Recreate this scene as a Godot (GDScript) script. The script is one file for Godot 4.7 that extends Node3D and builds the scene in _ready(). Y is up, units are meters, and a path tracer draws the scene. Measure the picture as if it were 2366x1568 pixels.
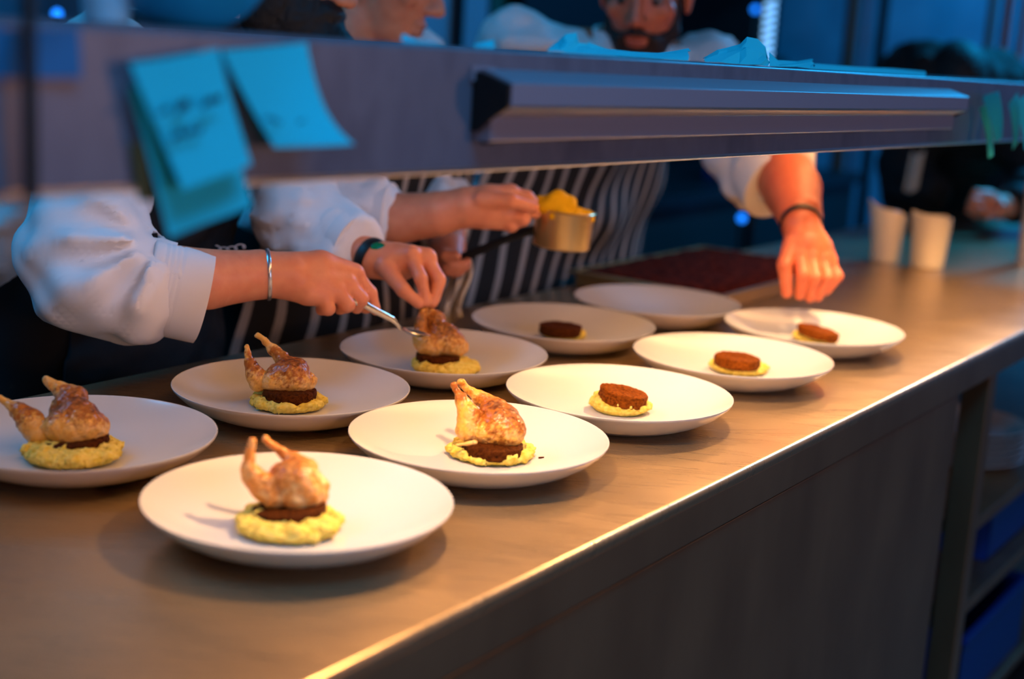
extends Node3D
# A restaurant pass: ten coupe plates on a steel counter under a heat-lamp shelf, cooks plating behind it.
# World: x runs along the counter, y up, z towards the dining side; metres. Pixels are those of the 2366 x 1568 frame.

const F := 3267.6
const EYE := Vector3(0, 1.35465, 0)
const FW := Vector3(0.81096408, -0.20971259, -0.54622147)
const RT := Vector3(0.56805005, 0.05850066, 0.82091219)
const UP := Vector3(0.1402013, 0.97601143, -0.16656918)
const TOP := 0.90          # worktop height
const SHELF_Z := -0.69     # front of the pass shelf
const BULBS := [1.06, 1.60, 2.14, 2.86]
const BULB_ENERGY := 0.225
const LAMP_CUT := 1.239   # lower edge of the screen behind the bulbs
const SLOPE := -0.0105     # the shelf sags a little along x

var taken := {}
var M := {}

# ------------------------------------------------------------------ pixels to points
func ray(px: float, py: float) -> Vector3:
	return FW + RT * ((px - 1183.0) / F) - UP * ((py - 784.0) / F)
func at(px: float, py: float, d: float) -> Vector3:
	return EYE + ray(px, py) * d
func on_y(px: float, py: float, y: float) -> Vector3:
	var r := ray(px, py)
	return EYE + r * ((y - EYE.y) / r.y)
func on_z(px: float, py: float, z: float) -> Vector3:
	var r := ray(px, py)
	return EYE + r * (z / r.z)
func depth_of(p: Vector3) -> float:
	return (p - EYE).dot(FW)

# ------------------------------------------------------------------ meshes
class Buf:
	var v := PackedVector3Array()
	var uv := PackedVector2Array()
	var col := PackedColorArray()
	var idx := PackedInt32Array()
	var nor := PackedVector3Array()   # only filled by surface nets
	func add(p: Vector3, t := Vector2.ZERO) -> int:
		v.append(p)
		uv.append(t)
		return v.size() - 1
	func tri(a: int, b: int, c: int) -> void:
		idx.append(a)
		idx.append(b)
		idx.append(c)
	func quad(a: int, b: int, c: int, d: int) -> void:
		tri(a, b, c)
		tri(a, c, d)
	func merge(o: Buf) -> void:
		var base := v.size()
		v.append_array(o.v)
		uv.append_array(o.uv)
		col.append_array(o.col)
		nor.append_array(o.nor)
		for i in o.idx:
			idx.append(i + base)
	func orient() -> void:
		# closed shape: turn the faces outwards (front faces run clockwise)
		var vol := 0.0
		for t in range(0, idx.size(), 3):
			vol += v[idx[t]].dot(v[idx[t + 1]].cross(v[idx[t + 2]]))
		if vol > 0.0:
			for t in range(0, idx.size(), 3):
				var k := idx[t + 1]
				idx[t + 1] = idx[t + 2]
				idx[t + 2] = k
	func mesh(angle := 38.0, closed := true) -> ArrayMesh:
		var out := ArrayMesh.new()
		var arr := []
		arr.resize(Mesh.ARRAY_MAX)
		if closed and nor.size() != v.size():
			orient()
		if nor.size() == v.size():
			arr[Mesh.ARRAY_VERTEX] = v
			arr[Mesh.ARRAY_NORMAL] = nor
			arr[Mesh.ARRAY_INDEX] = idx
			if uv.size() == v.size():
				arr[Mesh.ARRAY_TEX_UV] = uv
			if col.size() == v.size():
				arr[Mesh.ARRAY_COLOR] = col
			out.add_surface_from_arrays(Mesh.PRIMITIVE_TRIANGLES, arr)
			return out
		# weld equal positions, then smooth across edges flatter than the angle
		var key := {}
		var weld := PackedInt32Array()
		weld.resize(v.size())
		for i in v.size():
			var q := Vector3i(roundi(v[i].x * 50000.0), roundi(v[i].y * 50000.0), roundi(v[i].z * 50000.0))
			if not key.has(q):
				key[q] = i
			weld[i] = key[q]
		var tn := PackedVector3Array()
		var ta := PackedVector3Array()
		var at_vert := {}
		var nt := idx.size() / 3
		for t in nt:
			var n := (v[idx[3 * t + 2]] - v[idx[3 * t]]).cross(v[idx[3 * t + 1]] - v[idx[3 * t]])
			ta.append(n)
			tn.append(n.normalized())
			for k in 3:
				var w := weld[idx[3 * t + k]]
				if not at_vert.has(w):
					at_vert[w] = PackedInt32Array()
				at_vert[w].append(t)
		var lim := cos(deg_to_rad(angle))
		var ov := PackedVector3Array()
		var on := PackedVector3Array()
		var ou := PackedVector2Array()
		var oc := PackedColorArray()
		for t in nt:
			for k in 3:
				var i := idx[3 * t + k]
				var s := Vector3.ZERO
				for o in at_vert[weld[i]]:
					if tn[o].dot(tn[t]) >= lim:
						s += ta[o]
				if s.length_squared() < 1e-24:
					s = Vector3.UP
				ov.append(v[i])
				on.append(s.normalized())
				ou.append(uv[i])
				if col.size() == v.size():
					oc.append(col[i])
		arr[Mesh.ARRAY_VERTEX] = ov
		arr[Mesh.ARRAY_NORMAL] = on
		arr[Mesh.ARRAY_TEX_UV] = ou
		if oc.size():
			arr[Mesh.ARRAY_COLOR] = oc
		out.add_surface_from_arrays(Mesh.PRIMITIVE_TRIANGLES, arr)
		return out

# rounded box between two corners, joined to b
func box(b: Buf, lo: Vector3, hi: Vector3, bevel := 0.002, turn := Transform3D()) -> Buf:
	var c := (lo + hi) * 0.5
	var h := (hi - lo) * 0.5
	bevel = minf(bevel, minf(h.x, minf(h.y, h.z)) * 0.9)
	var inner := h - Vector3.ONE * bevel
	for axis in 3:
		for side in [-1.0, 1.0]:
			var u := (axis + 1) % 3
			var w := (axis + 2) % 3
			var gu := [-h[u], -inner[u], inner[u], h[u]]
			var gw := [-h[w], -inner[w], inner[w], h[w]]
			var ids := []
			for i in 4:
				for j in 4:
					var p := Vector3.ZERO
					p[axis] = side * h[axis]
					p[u] = gu[i]
					p[w] = gw[j]
					var q := p.clamp(-inner, inner)
					p = q + (p - q).normalized() * bevel
					ids.append(b.add(turn * (c + p), Vector2(gu[i], gw[j])))
			for i in 3:
				for j in 3:
					var k := i * 4 + j
					if side > 0:
						b.quad(ids[k], ids[k + 1], ids[k + 5], ids[k + 4])
					else:
						b.quad(ids[k], ids[k + 4], ids[k + 5], ids[k + 1])
	return b

# profile [radius, height] turned about y at centre c
func lathe(b: Buf, c: Vector3, prof: Array, segs := 48, wob = null) -> Buf:
	var n := prof.size()
	var first := b.v.size()
	for i in segs + 1:
		var a := TAU * i / segs
		for k in n:
			var r: float = prof[k][0]
			var y: float = prof[k][1]
			var p := Vector3(cos(a) * r, y, sin(a) * r)
			if wob != null:
				p = wob.call(p, TAU * (i % segs) / segs, k)
			b.add(c + p, Vector2(float(i) / segs, float(k) / (n - 1)))
	for i in segs:
		for k in n - 1:
			var p0 := first + i * n + k
			if prof[k][0] < 1e-6 and prof[k + 1][0] < 1e-6:
				continue
			b.quad(p0, p0 + 1, p0 + n + 1, p0 + n)
	return b

# swept tube along points, radii in metres (float or Vector2 for an oval), capped
func tube(b: Buf, pts: Array, rad: Array, segs := 12, side := Vector3.ZERO, wob = null) -> Buf:
	var n := pts.size()
	var first := b.v.size()
	var ref := side
	for i in n:
		var dir: Vector3 = (pts[mini(i + 1, n - 1)] - pts[maxi(i - 1, 0)]).normalized()
		if ref.length() < 0.5:
			ref = Vector3.UP if absf(dir.y) < 0.9 else Vector3.RIGHT
		var x := (ref - dir * ref.dot(dir)).normalized()
		var y := dir.cross(x)
		ref = x
		var r: Vector2 = rad[i] if rad[i] is Vector2 else Vector2(rad[i], rad[i])
		for k in segs:
			var a := TAU * k / segs
			var o := x * cos(a) * r.x + y * sin(a) * r.y
			if wob != null:
				o *= wob.call(float(i) / (n - 1), a)
			b.add(pts[i] + o, Vector2(float(k) / segs, float(i) / (n - 1)))
	for i in n - 1:
		for k in segs:
			var k2 := (k + 1) % segs
			var p0 := first + i * segs
			b.quad(p0 + k, p0 + k2, p0 + segs + k2, p0 + segs + k)
	var s0 := b.add(pts[0])
	var s1 := b.add(pts[n - 1])
	for k in segs:
		var k2 := (k + 1) % segs
		b.tri(s0, first + k2, first + k)
		b.tri(s1, first + (n - 1) * segs + k, first + (n - 1) * segs + k2)
	return b

# polygon in (z, y) drawn out along x
func prism_x(b: Buf, poly: PackedVector2Array, x0: float, x1: float, uvs := 1.0) -> Buf:
	var n := poly.size()
	var first := b.v.size()
	for xx in [x0, x1]:
		for p in poly:
			b.add(Vector3(xx, p.y, p.x), Vector2(xx, p.x + p.y) * uvs)
	for i in n:
		var j := (i + 1) % n
		b.quad(first + i, first + j, first + n + j, first + n + i)
	var t := Geometry2D.triangulate_polygon(poly)
	for k in range(0, t.size(), 3):
		b.tri(first + t[k], first + t[k + 2], first + t[k + 1])
		b.tri(first + n + t[k], first + n + t[k + 1], first + n + t[k + 2])
	return b

# a sheet of points g[i][j] with thickness
func sheet(b: Buf, g: Array, thick: float) -> Buf:
	var nu := g.size()
	var nv: int = g[0].size()
	var first := b.v.size()
	for s in [1.0, -1.0]:
		for i in nu:
			for j in nv:
				var du: Vector3 = g[mini(i + 1, nu - 1)][j] - g[maxi(i - 1, 0)][j]
				var dv: Vector3 = g[i][mini(j + 1, nv - 1)] - g[i][maxi(j - 1, 0)]
				var n := du.cross(dv).normalized()
				b.add(g[i][j] + n * thick * 0.5 * s, Vector2(float(i) / (nu - 1), float(j) / (nv - 1)))
	var m := nu * nv
	for i in nu - 1:
		for j in nv - 1:
			var k := first + i * nv + j
			b.quad(k, k + 1, k + nv + 1, k + nv)
			b.quad(m + k, m + k + nv, m + k + nv + 1, m + k + 1)
	for i in nu - 1:
		for j in [0, nv - 1]:
			var k: int = first + i * nv + j
			if j == 0:
				b.quad(k, k + nv, m + k + nv, m + k)
			else:
				b.quad(k + nv, k, m + k, m + k + nv)
	for j in nv - 1:
		for i in [0, nu - 1]:
			var k: int = first + i * nv + j
			if i == 0:
				b.quad(k + 1, k, m + k, m + k + 1)
			else:
				b.quad(k, k + 1, m + k + 1, m + k)
	return b

# ------------------------------------------------------------------ smooth bodies from bones (surface nets)
class Flesh:
	var cell := 0.01
	var k := 120.0            # blending sharpness
	var bones := []           # [a, b, ra, rb]
	var eggs := []            # [centre, Basis, radii]
	var holes := []           # eggs taken away
	var cuts := []            # [point, normal]: keep the side behind the normal
	var bump = null    # added to the distance near the surface
	var paint = null   # colour of a point
	func _init(cell_ := 0.01, k_ := 120.0) -> void:
		cell = cell_
		k = k_
	func bone(a: Vector3, b: Vector3, ra: float, rb: float) -> Flesh:
		bones.append([a, b, ra, rb])
		return self
	func chain(pts: Array, rad: Array) -> Flesh:
		for i in pts.size() - 1:
			bone(pts[i], pts[i + 1], rad[i], rad[i + 1])
		return self
	func egg(c: Vector3, turn: Basis, r: Vector3) -> Flesh:
		eggs.append([c, turn, r])
		return self
	func hole(c: Vector3, turn: Basis, r: Vector3) -> Flesh:
		holes.append([c, turn, r])
		return self
	func cut(p: Vector3, n: Vector3) -> Flesh:
		cuts.append([p, n.normalized()])
		return self
	func build() -> Buf:
		var pad := cell * 2.0 + 2.5 / k
		var lo := Vector3.ONE * 1e9
		var hi := -lo
		for b in bones:
			var r: float = maxf(b[2], b[3]) + pad
			lo = lo.min(b[0].min(b[1]) - Vector3.ONE * r)
			hi = hi.max(b[0].max(b[1]) + Vector3.ONE * r)
		for e in eggs:
			var r: float = maxf(e[2].x, maxf(e[2].y, e[2].z)) + pad
			lo = lo.min(e[0] - Vector3.ONE * r)
			hi = hi.max(e[0] + Vector3.ONE * r)
		var nx := int(ceil((hi.x - lo.x) / cell)) + 1
		var ny := int(ceil((hi.y - lo.y) / cell)) + 1
		var nz := int(ceil((hi.z - lo.z) / cell)) + 1
		var s := PackedFloat32Array()
		s.resize(nx * ny * nz)
		for b in bones:
			var a0: Vector3 = b[0]
			var ab: Vector3 = b[1] - b[0]
			var ra: float = b[2]
			var dr: float = b[3] - b[2]
			var L2 := maxf(ab.length_squared(), 1e-12)
			var r := maxf(b[2], b[3]) + pad
			var l: Vector3 = ((b[0].min(b[1]) - Vector3.ONE * r - lo) / cell).floor()
			var h: Vector3 = ((b[0].max(b[1]) + Vector3.ONE * r - lo) / cell).ceil()
			for z in range(maxi(0, int(l.z)), mini(nz, int(h.z) + 1)):
				for y in range(maxi(0, int(l.y)), mini(ny, int(h.y) + 1)):
					var row := nx * (y + ny * z)
					for x in range(maxi(0, int(l.x)), mini(nx, int(h.x) + 1)):
						var p := lo + Vector3(x, y, z) * cell - a0
						var t := clampf(p.dot(ab) / L2, 0.0, 1.0)
						var d := (p - ab * t).length() - ra - dr * t
						if d < pad:
							s[row + x] += exp(-k * d)
		for e in eggs:
			var inv: Basis = e[1].transposed()
			var ec: Vector3 = e[0]
			var er: Vector3 = e[2]
			var r := maxf(er.x, maxf(er.y, er.z)) + pad
			var l: Vector3 = ((e[0] - Vector3.ONE * r - lo) / cell).floor()
			var h: Vector3 = ((e[0] + Vector3.ONE * r - lo) / cell).ceil()
			for z in range(maxi(0, int(l.z)), mini(nz, int(h.z) + 1)):
				for y in range(maxi(0, int(l.y)), mini(ny, int(h.y) + 1)):
					var row := nx * (y + ny * z)
					for x in range(maxi(0, int(l.x)), mini(nx, int(h.x) + 1)):
						var q := (inv * (lo + Vector3(x, y, z) * cell - ec)) / er
						var m := q.length()
						var d := -minf(er.x, minf(er.y, er.z)) if m < 1e-5 else m * (m - 1.0) / maxf((q / er).length(), 1e-6)
						if d < pad:
							s[row + x] += exp(minf(-k * d, 60.0))
		var n := s.size()
		for i in n:
			s[i] = -log(s[i]) / k if s[i] > 0.0 else pad
		if bump != null or holes or cuts:
			var band := cell * 3.0
			for z in nz:
				for y in ny:
					var row := nx * (y + ny * z)
					for x in nx:
						var val := s[row + x]
						if val > band:
							continue
						var p := lo + Vector3(x, y, z) * cell
						if bump != null and val > -band:
							val += bump.call(p)
						for e in holes:
							var q: Vector3 = (e[1].transposed() * (p - e[0])) / e[2]
							var m := q.length()
							var d: float = -minf(e[2].x, e[2].y) if m < 1e-5 else m * (m - 1.0) / maxf((q / e[2]).length(), 1e-6)
							val = maxf(val, -d)
						for c in cuts:
							val = maxf(val, (p - c[0]).dot(c[1]))
						s[row + x] = val
		# one vertex in each crossed cell
		var out := Buf.new()
		var at_cell := PackedInt32Array()
		at_cell.resize(n)
		at_cell.fill(-1)
		var dx := 1
		var dy := nx
		var dz := nx * ny
		for z in nz - 1:
			for y in ny - 1:
				var row := nx * (y + ny * z)
				for x in nx - 1:
					var i := row + x
					var f0 := s[i]
					var g := f0 < 0.0
					if g == (s[i + 1] < 0.0) and g == (s[i + dy] < 0.0) and g == (s[i + dz] < 0.0) and g == (s[i + 1 + dy] < 0.0) and g == (s[i + 1 + dz] < 0.0) and g == (s[i + dy + dz] < 0.0) and g == (s[i + 1 + dy + dz] < 0.0):
						continue
					var c := [f0, s[i + 1], s[i + dy], s[i + 1 + dy], s[i + dz], s[i + 1 + dz], s[i + dy + dz], s[i + 1 + dy + dz]]
					var sum := Vector3.ZERO
					var cnt := 0
					for e in [[0, 1], [2, 3], [4, 5], [6, 7], [0, 2], [1, 3], [4, 6], [5, 7], [0, 4], [1, 5], [2, 6], [3, 7]]:
						var a: float = c[e[0]]
						var b: float = c[e[1]]
						if (a < 0.0) != (b < 0.0):
							var t := a / (a - b)
							var pa := Vector3(e[0] & 1, (e[0] >> 1) & 1, (e[0] >> 2) & 1)
							var pb := Vector3(e[1] & 1, (e[1] >> 1) & 1, (e[1] >> 2) & 1)
							sum += pa.lerp(pb, t)
							cnt += 1
					sum /= cnt
					var gr := Vector3(c[1] + c[3] + c[5] + c[7] - c[0] - c[2] - c[4] - c[6], c[2] + c[3] + c[6] + c[7] - c[0] - c[1] - c[4] - c[5], c[4] + c[5] + c[6] + c[7] - c[0] - c[1] - c[2] - c[3])
					at_cell[i] = out.v.size()
					var p := lo + (Vector3(x, y, z) + sum) * cell
					out.v.append(p)
					out.uv.append(Vector2(p.x, p.y))
					out.nor.append(gr.normalized() if gr.length_squared() > 1e-20 else Vector3.UP)
					if paint != null:
						out.col.append(paint.call(p))
		for z in range(1, nz - 1):
			for y in range(1, ny - 1):
				var row := nx * (y + ny * z)
				for x in range(1, nx - 1):
					var i := row + x
					var g := s[i] < 0.0
					if at_cell[i] < 0 and at_cell[i - dx] < 0 and at_cell[i - dy] < 0 and at_cell[i - dz] < 0:
						continue
					if g != (s[i + dx] < 0.0):
						four(out, at_cell[i], at_cell[i - dy], at_cell[i - dy - dz], at_cell[i - dz], g)
					if g != (s[i + dy] < 0.0):
						four(out, at_cell[i], at_cell[i - dz], at_cell[i - dx - dz], at_cell[i - dx], g)
					if g != (s[i + dz] < 0.0):
						four(out, at_cell[i], at_cell[i - dx], at_cell[i - dx - dy], at_cell[i - dy], g)
		return out
	func four(b: Buf, p: int, q: int, r: int, t: int, g: bool) -> void:
		if p < 0 or q < 0 or r < 0 or t < 0:
			return
		if g:
			b.quad(p, t, r, q)
		else:
			b.quad(p, q, r, t)

# ------------------------------------------------------------------ nodes
func numbered(called: String) -> String:
	var n: int = taken.get(called, 0)
	taken[called] = n + 1
	return called if n == 0 else "%s_%03d" % [called, n]
func tag(o: Node, label: String, category: String, group := "", kind := "") -> Node:
	if label:
		o.set_meta("label", label)
	if category:
		o.set_meta("category", category)
	if group:
		o.set_meta("group", group)
	if kind:
		o.set_meta("kind", kind)
	return o
func thing(called: String, label: String, category: String, where := Vector3.ZERO, group := "") -> Node3D:
	var o := Node3D.new()
	o.name = numbered(called)
	add_child(o)
	o.position = where
	tag(o, label, category, group)
	return o
# one mesh as a part of a thing (its points are world points unless the thing was moved)
func part(parent: Node3D, called: String, b: Buf, m: Material, label := "", angle := 38.0, closed := true) -> MeshInstance3D:
	var o := MeshInstance3D.new()
	o.name = called
	o.mesh = b.mesh(angle, closed)
	o.material_override = m
	parent.add_child(o, true)
	o.position = -parent.global_position if parent is MeshInstance3D == false else Vector3.ZERO
	if parent is MeshInstance3D:
		o.position = Vector3.ZERO
	if label:
		o.set_meta("label", label)
	return o
# a thing that is one mesh
func solo(called: String, label: String, category: String, b: Buf, m: Material, group := "", angle := 38.0, closed := true) -> MeshInstance3D:
	var o := MeshInstance3D.new()
	o.name = numbered(called)
	o.mesh = b.mesh(angle, closed)
	o.material_override = m
	add_child(o)
	tag(o, label, category, group)
	return o
func struct(called: String, b: Buf, m: Material) -> MeshInstance3D:
	var o := solo(called, "", "", b, m)
	o.set_meta("kind", "structure")
	return o

# ------------------------------------------------------------------ materials
func tex(sd: int, freq: float, ramp: Array, size := 512, octaves := 4, as_normal := false, strength := 4.0, cell := false) -> NoiseTexture2D:
	var n := FastNoiseLite.new()
	n.seed = sd
	n.frequency = freq
	n.fractal_octaves = octaves
	n.noise_type = FastNoiseLite.TYPE_CELLULAR if cell else FastNoiseLite.TYPE_SIMPLEX_SMOOTH
	var t := NoiseTexture2D.new()
	t.width = size
	t.height = size
	t.seamless = true
	t.noise = n
	t.as_normal_map = as_normal
	t.bump_strength = strength
	if ramp.size():
		var g := Gradient.new()
		g.offsets = PackedFloat32Array([0.0, 1.0])
		g.colors = PackedColorArray([ramp[0], ramp[ramp.size() - 1]])
		for i in range(1, ramp.size() - 1):
			g.add_point(float(i) / (ramp.size() - 1), ramp[i])
		t.color_ramp = g
	return t
func mat(called: String, c: Color, rough := 0.5, metal := 0.0) -> StandardMaterial3D:
	var m := StandardMaterial3D.new()
	m.resource_name = called
	m.albedo_color = c
	m.roughness = rough
	m.metallic = metal
	M[called] = m
	return m
func tri_tex(m: StandardMaterial3D, albedo: Texture2D, scale: Vector3, normal: Texture2D = null, ns := 0.5) -> void:
	m.uv1_triplanar = true
	m.uv1_world_triplanar = true
	m.uv1_scale = scale
	if albedo:
		m.albedo_texture = albedo
	if normal:
		m.normal_enabled = true
		m.normal_texture = normal
		m.normal_scale = ns

func streak_image(sd: int, w: int, h: int, count: int, lo: float, hi: float, base: float) -> Image:
	# brushed steel: short soft scratches along u
	var rng := RandomNumberGenerator.new()
	rng.seed = sd
	var im := Image.create(w, h, false, Image.FORMAT_RGB8)
	im.fill(Color(base, base, base))
	# smudged ground, then scratches one to three pixels wide
	var n := FastNoiseLite.new()
	n.seed = sd
	n.frequency = 0.006
	for y in h:
		for x in w:
			var ax := TAU * x / w
			var ay := TAU * y / h
			var g := base + 0.07 * n.get_noise_3d(cos(ax) * 140.0, sin(ax) * 140.0 + cos(ay) * 240.0, sin(ay) * 240.0)
			im.set_pixel(x, y, Color(g, g, g))
	for i in count:
		var y := rng.randi_range(0, h - 1)
		var x := rng.randi_range(0, w - 1)
		var len := rng.randi_range(40, 260)
		var g := rng.randf_range(lo, hi)
		var drift := rng.randf_range(-0.32, 0.32)
		var bend := rng.randf_range(-0.0008, 0.0008)
		for s in len:
			var xx := (x + s) % w
			var f := sin(PI * s / len) * 0.8
			for k in 1 + (1 if i % 5 == 0 else 0):
				var yy := posmod(y + k + int(s * drift + s * s * bend), h)
				var o := im.get_pixel(xx, yy).r
				var g2 := lerpf(o, g, f)
				im.set_pixel(xx, yy, Color(g2, g2, g2))
	return im

func make_materials() -> void:
	var m: StandardMaterial3D
	var streak := ImageTexture.create_from_image(streak_image(5, 1000, 1000, 900, 0.10, 1.0, 0.58))
	# worktop: worn brushed steel, scratches running across it
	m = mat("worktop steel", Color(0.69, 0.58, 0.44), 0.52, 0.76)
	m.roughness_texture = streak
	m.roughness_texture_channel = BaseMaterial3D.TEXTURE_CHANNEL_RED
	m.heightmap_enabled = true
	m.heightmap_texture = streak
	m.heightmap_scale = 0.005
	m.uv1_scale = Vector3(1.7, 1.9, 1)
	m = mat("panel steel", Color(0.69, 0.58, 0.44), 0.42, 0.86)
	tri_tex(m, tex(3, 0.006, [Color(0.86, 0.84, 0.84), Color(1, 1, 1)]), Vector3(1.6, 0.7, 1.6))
	m = mat("shelf steel", Color(0.46, 0.45, 0.50), 0.42, 0.35)
	tri_tex(m, tex(4, 0.008, [Color(0.82, 0.82, 0.84), Color(1, 1, 1), Color(0.9, 0.9, 0.92)]), Vector3(3, 1.4, 3))
	m = mat("lamp aluminium", Color(0.56, 0.53, 0.58), 0.46, 0.28)
	mat("polished steel", Color(0.74, 0.71, 0.70), 0.28, 0.85)
	mat("black plastic", Color(0.02, 0.02, 0.022), 0.55)
	mat("dark steel", Color(0.10, 0.11, 0.13), 0.4, 0.6)
	m = mat("porcelain", Color(0.80, 0.79, 0.78), 0.24)
	m.clearcoat_enabled = true
	m.clearcoat = 0.15
	m.clearcoat_roughness = 0.15
	m = mat("mash", Color(1, 1, 1), 0.62)
	m.vertex_color_use_as_albedo = true
	m.subsurf_scatter_enabled = true
	m.subsurf_scatter_strength = 0.15
	m = mat("pan mash", Color(0.86, 0.66, 0.10), 0.6)
	m = mat("roast skin", Color(1, 1, 1), 0.40)
	m.vertex_color_use_as_albedo = true
	m.metallic_specular = 0.35
	m.clearcoat_enabled = true
	m.clearcoat = 0.22
	m.clearcoat_roughness = 0.2
	m.subsurf_scatter_enabled = true
	m.subsurf_scatter_strength = 0.12
	tri_tex(m, null, Vector3(14, 14, 14), tex(12, 0.05, [], 256, 4, true, 5.0), 0.55)
	m = mat("meat", Color(0.36, 0.19, 0.06), 0.55)
	tri_tex(m, tex(13, 0.03, [Color(0.35, 0.30, 0.28), Color(0.8, 0.74, 0.7), Color(1, 1, 0.9)], 256), Vector3(24, 24, 24), tex(14, 0.06, [], 256, 4, true, 8.0), 0.8)
	m = mat("seared meat", Color(0.56, 0.30, 0.07), 0.55)
	tri_tex(m, tex(13, 0.03, [Color(0.35, 0.30, 0.28), Color(0.8, 0.74, 0.7), Color(1, 1, 0.9)], 256), Vector3(24, 24, 24), tex(14, 0.06, [], 256, 4, true, 8.0), 0.8)
	m = mat("tray roast", Color(0.42, 0.17, 0.10), 0.95)
	tri_tex(m, tex(15, 0.02, [Color(0.45, 0.4, 0.4), Color(1, 0.9, 0.85)], 256), Vector3(8, 8, 8), tex(16, 0.04, [], 256, 4, true, 8.0), 0.8)
	m = mat("pan steel", Color(0.78, 0.66, 0.45), 0.3, 0.85)
	m = mat("cutlery", Color(0.85, 0.83, 0.80), 0.2, 0.95)
	for n in ["meat", "seared meat", "mash", "tray roast", "pan mash"]:
		M[n].metallic_specular = 0.12
	# people
	for s in [["skin", Color(0.87, 0.58, 0.44)], ["ruddy skin", Color(0.80, 0.43, 0.29)]]:
		m = mat(s[0], s[1], 0.48)
		m.subsurf_scatter_enabled = true
		m.subsurf_scatter_strength = 0.18
		tri_tex(m, tex(21, 0.02, [Color(0.93, 0.84, 0.82), Color(1, 1, 1)], 256), Vector3(9, 9, 9), tex(22, 0.08, [], 256, 3, true, 2.0), 0.25)
	m = mat("jacket cotton", Color(0.86, 0.84, 0.84), 0.85)
	tri_tex(m, null, Vector3(30, 30, 30), tex(23, 0.25, [], 256, 2, true, 2.0), 0.25)
	m = mat("navy apron", Color(0.045, 0.04, 0.06), 0.85)
	m = mat("black jacket", Color(0.018, 0.018, 0.022), 0.85)
	m = mat("trousers cloth", Color(0.05, 0.05, 0.06), 0.9)
	m = mat("striped apron", Color(1, 1, 1), 0.85)
	var im := Image.create(640, 64, false, Image.FORMAT_RGB8)
	im.fill(Color(0.055, 0.045, 0.045))
	for x in 640:
		if x % 32 < 9:
			for y in 64:
				var g := 0.60 + 0.06 * sin(x * 1.7 + y * 2.9)
				im.set_pixel(x, y, Color(g, g * 0.93, g * 0.88))
	m.albedo_texture = ImageTexture.create_from_image(im)
	m.uv1_scale = Vector3(0.7, 1, 1)
	mat("black hair", Color(0.012, 0.012, 0.014), 0.7)
	mat("brown hair", Color(0.16, 0.075, 0.04), 0.75)
	mat("lips", Color(0.62, 0.27, 0.22), 0.45)
	mat("eye white", Color(0.42, 0.34, 0.30), 0.4)  # darkened so the eyes read as shaded in their sockets
	mat("eye iris", Color(0.12, 0.08, 0.05), 0.2)
	mat("silver", Color(0.82, 0.82, 0.84), 0.25, 0.9)
	mat("watch strap", Color(0.02, 0.03, 0.03), 0.5)
	mat("watch glass", Color(0.05, 0.45, 0.32), 0.1)
	mat("brass", Color(0.75, 0.6, 0.4), 0.25, 0.8)
	mat("nail", Color(0.86, 0.62, 0.52), 0.3)
	mat("thread", Color(0.75, 0.68, 0.66), 0.8)
	mat("towel", Color(0.80, 0.76, 0.70), 0.95)
	# paper and small things
	m = mat("paper", Color(0.11, 0.77, 0.82), 0.8)
	m.backlight_enabled = true
	m.backlight = Color(0.3, 0.3, 0.3)
	mat("ink", Color(0.03, 0.05, 0.10), 0.8)
	mat("yellow paper", Color(0.40, 0.32, 0.16), 0.8)
	mat("blue card", Color(0.04, 0.38, 0.55), 0.6)
	mat("teal glaze", Color(0.14, 0.64, 0.80), 0.2)
	mat("pale glaze", Color(0.62, 0.78, 0.84), 0.2)
	mat("cream ceramic", Color(0.88, 0.82, 0.70), 0.3)
	# the room
	m = mat("wall paint", Color(0.36, 0.52, 0.62), 0.75)
	tri_tex(m, tex(31, 0.01, [Color(0.85, 0.86, 0.88), Color(1, 1, 1)], 256), Vector3(1, 1, 1))
	mat("dining wall", Color(0.20, 0.13, 0.12), 0.85)
	mat("ceiling paint", Color(0.55, 0.56, 0.58), 0.9)
	m = mat("floor tile", Color(0.16, 0.13, 0.12), 0.5)
	tri_tex(m, tex(32, 0.02, [Color(0.7, 0.7, 0.7), Color(1, 1, 1)], 256), Vector3(2, 2, 2))
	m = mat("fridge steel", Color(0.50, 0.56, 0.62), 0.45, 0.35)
	mat("rust post", Color(0.36, 0.14, 0.09), 0.6)
	mat("grey post", Color(0.46, 0.45, 0.52), 0.35, 0.5)
	mat("blue crate", Color(0.05, 0.22, 0.55), 0.45)
	mat("green box", Color(0.04, 0.30, 0.26), 0.6)
	m = mat("blue lamp", Color(0.2, 0.6, 1.0), 0.4)
	m.emission_enabled = true
	m.emission = Color(0.10, 0.50, 1.0)
	m.emission_energy_multiplier = 1.6
	m = mat("coil painted glow", Color(0.8, 0.9, 1.0), 0.4)  # emission paints the bright reflections on the coiled hose
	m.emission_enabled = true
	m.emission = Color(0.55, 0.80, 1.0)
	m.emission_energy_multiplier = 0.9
	m = mat("panel glow", Color(0.8, 0.9, 1.0), 0.4)
	m.emission_enabled = true
	m.emission = Color(0.35, 0.75, 1.0)
	m.emission_energy_multiplier = 1.5
	m = mat("heat glow", Color(1.0, 0.8, 0.6), 0.4)
	m.emission_enabled = true
	m.emission = Color(1.0, 0.72, 0.42)
	m.emission_energy_multiplier = 2.0
	m = mat("fill globe glow", Color(1.0, 0.8, 0.6), 0.4)  # for the added dining-side fill globes
	m.emission_enabled = true
	m.emission = Color(1.0, 0.62, 0.40)
	m.emission_energy_multiplier = 1.5

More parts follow.
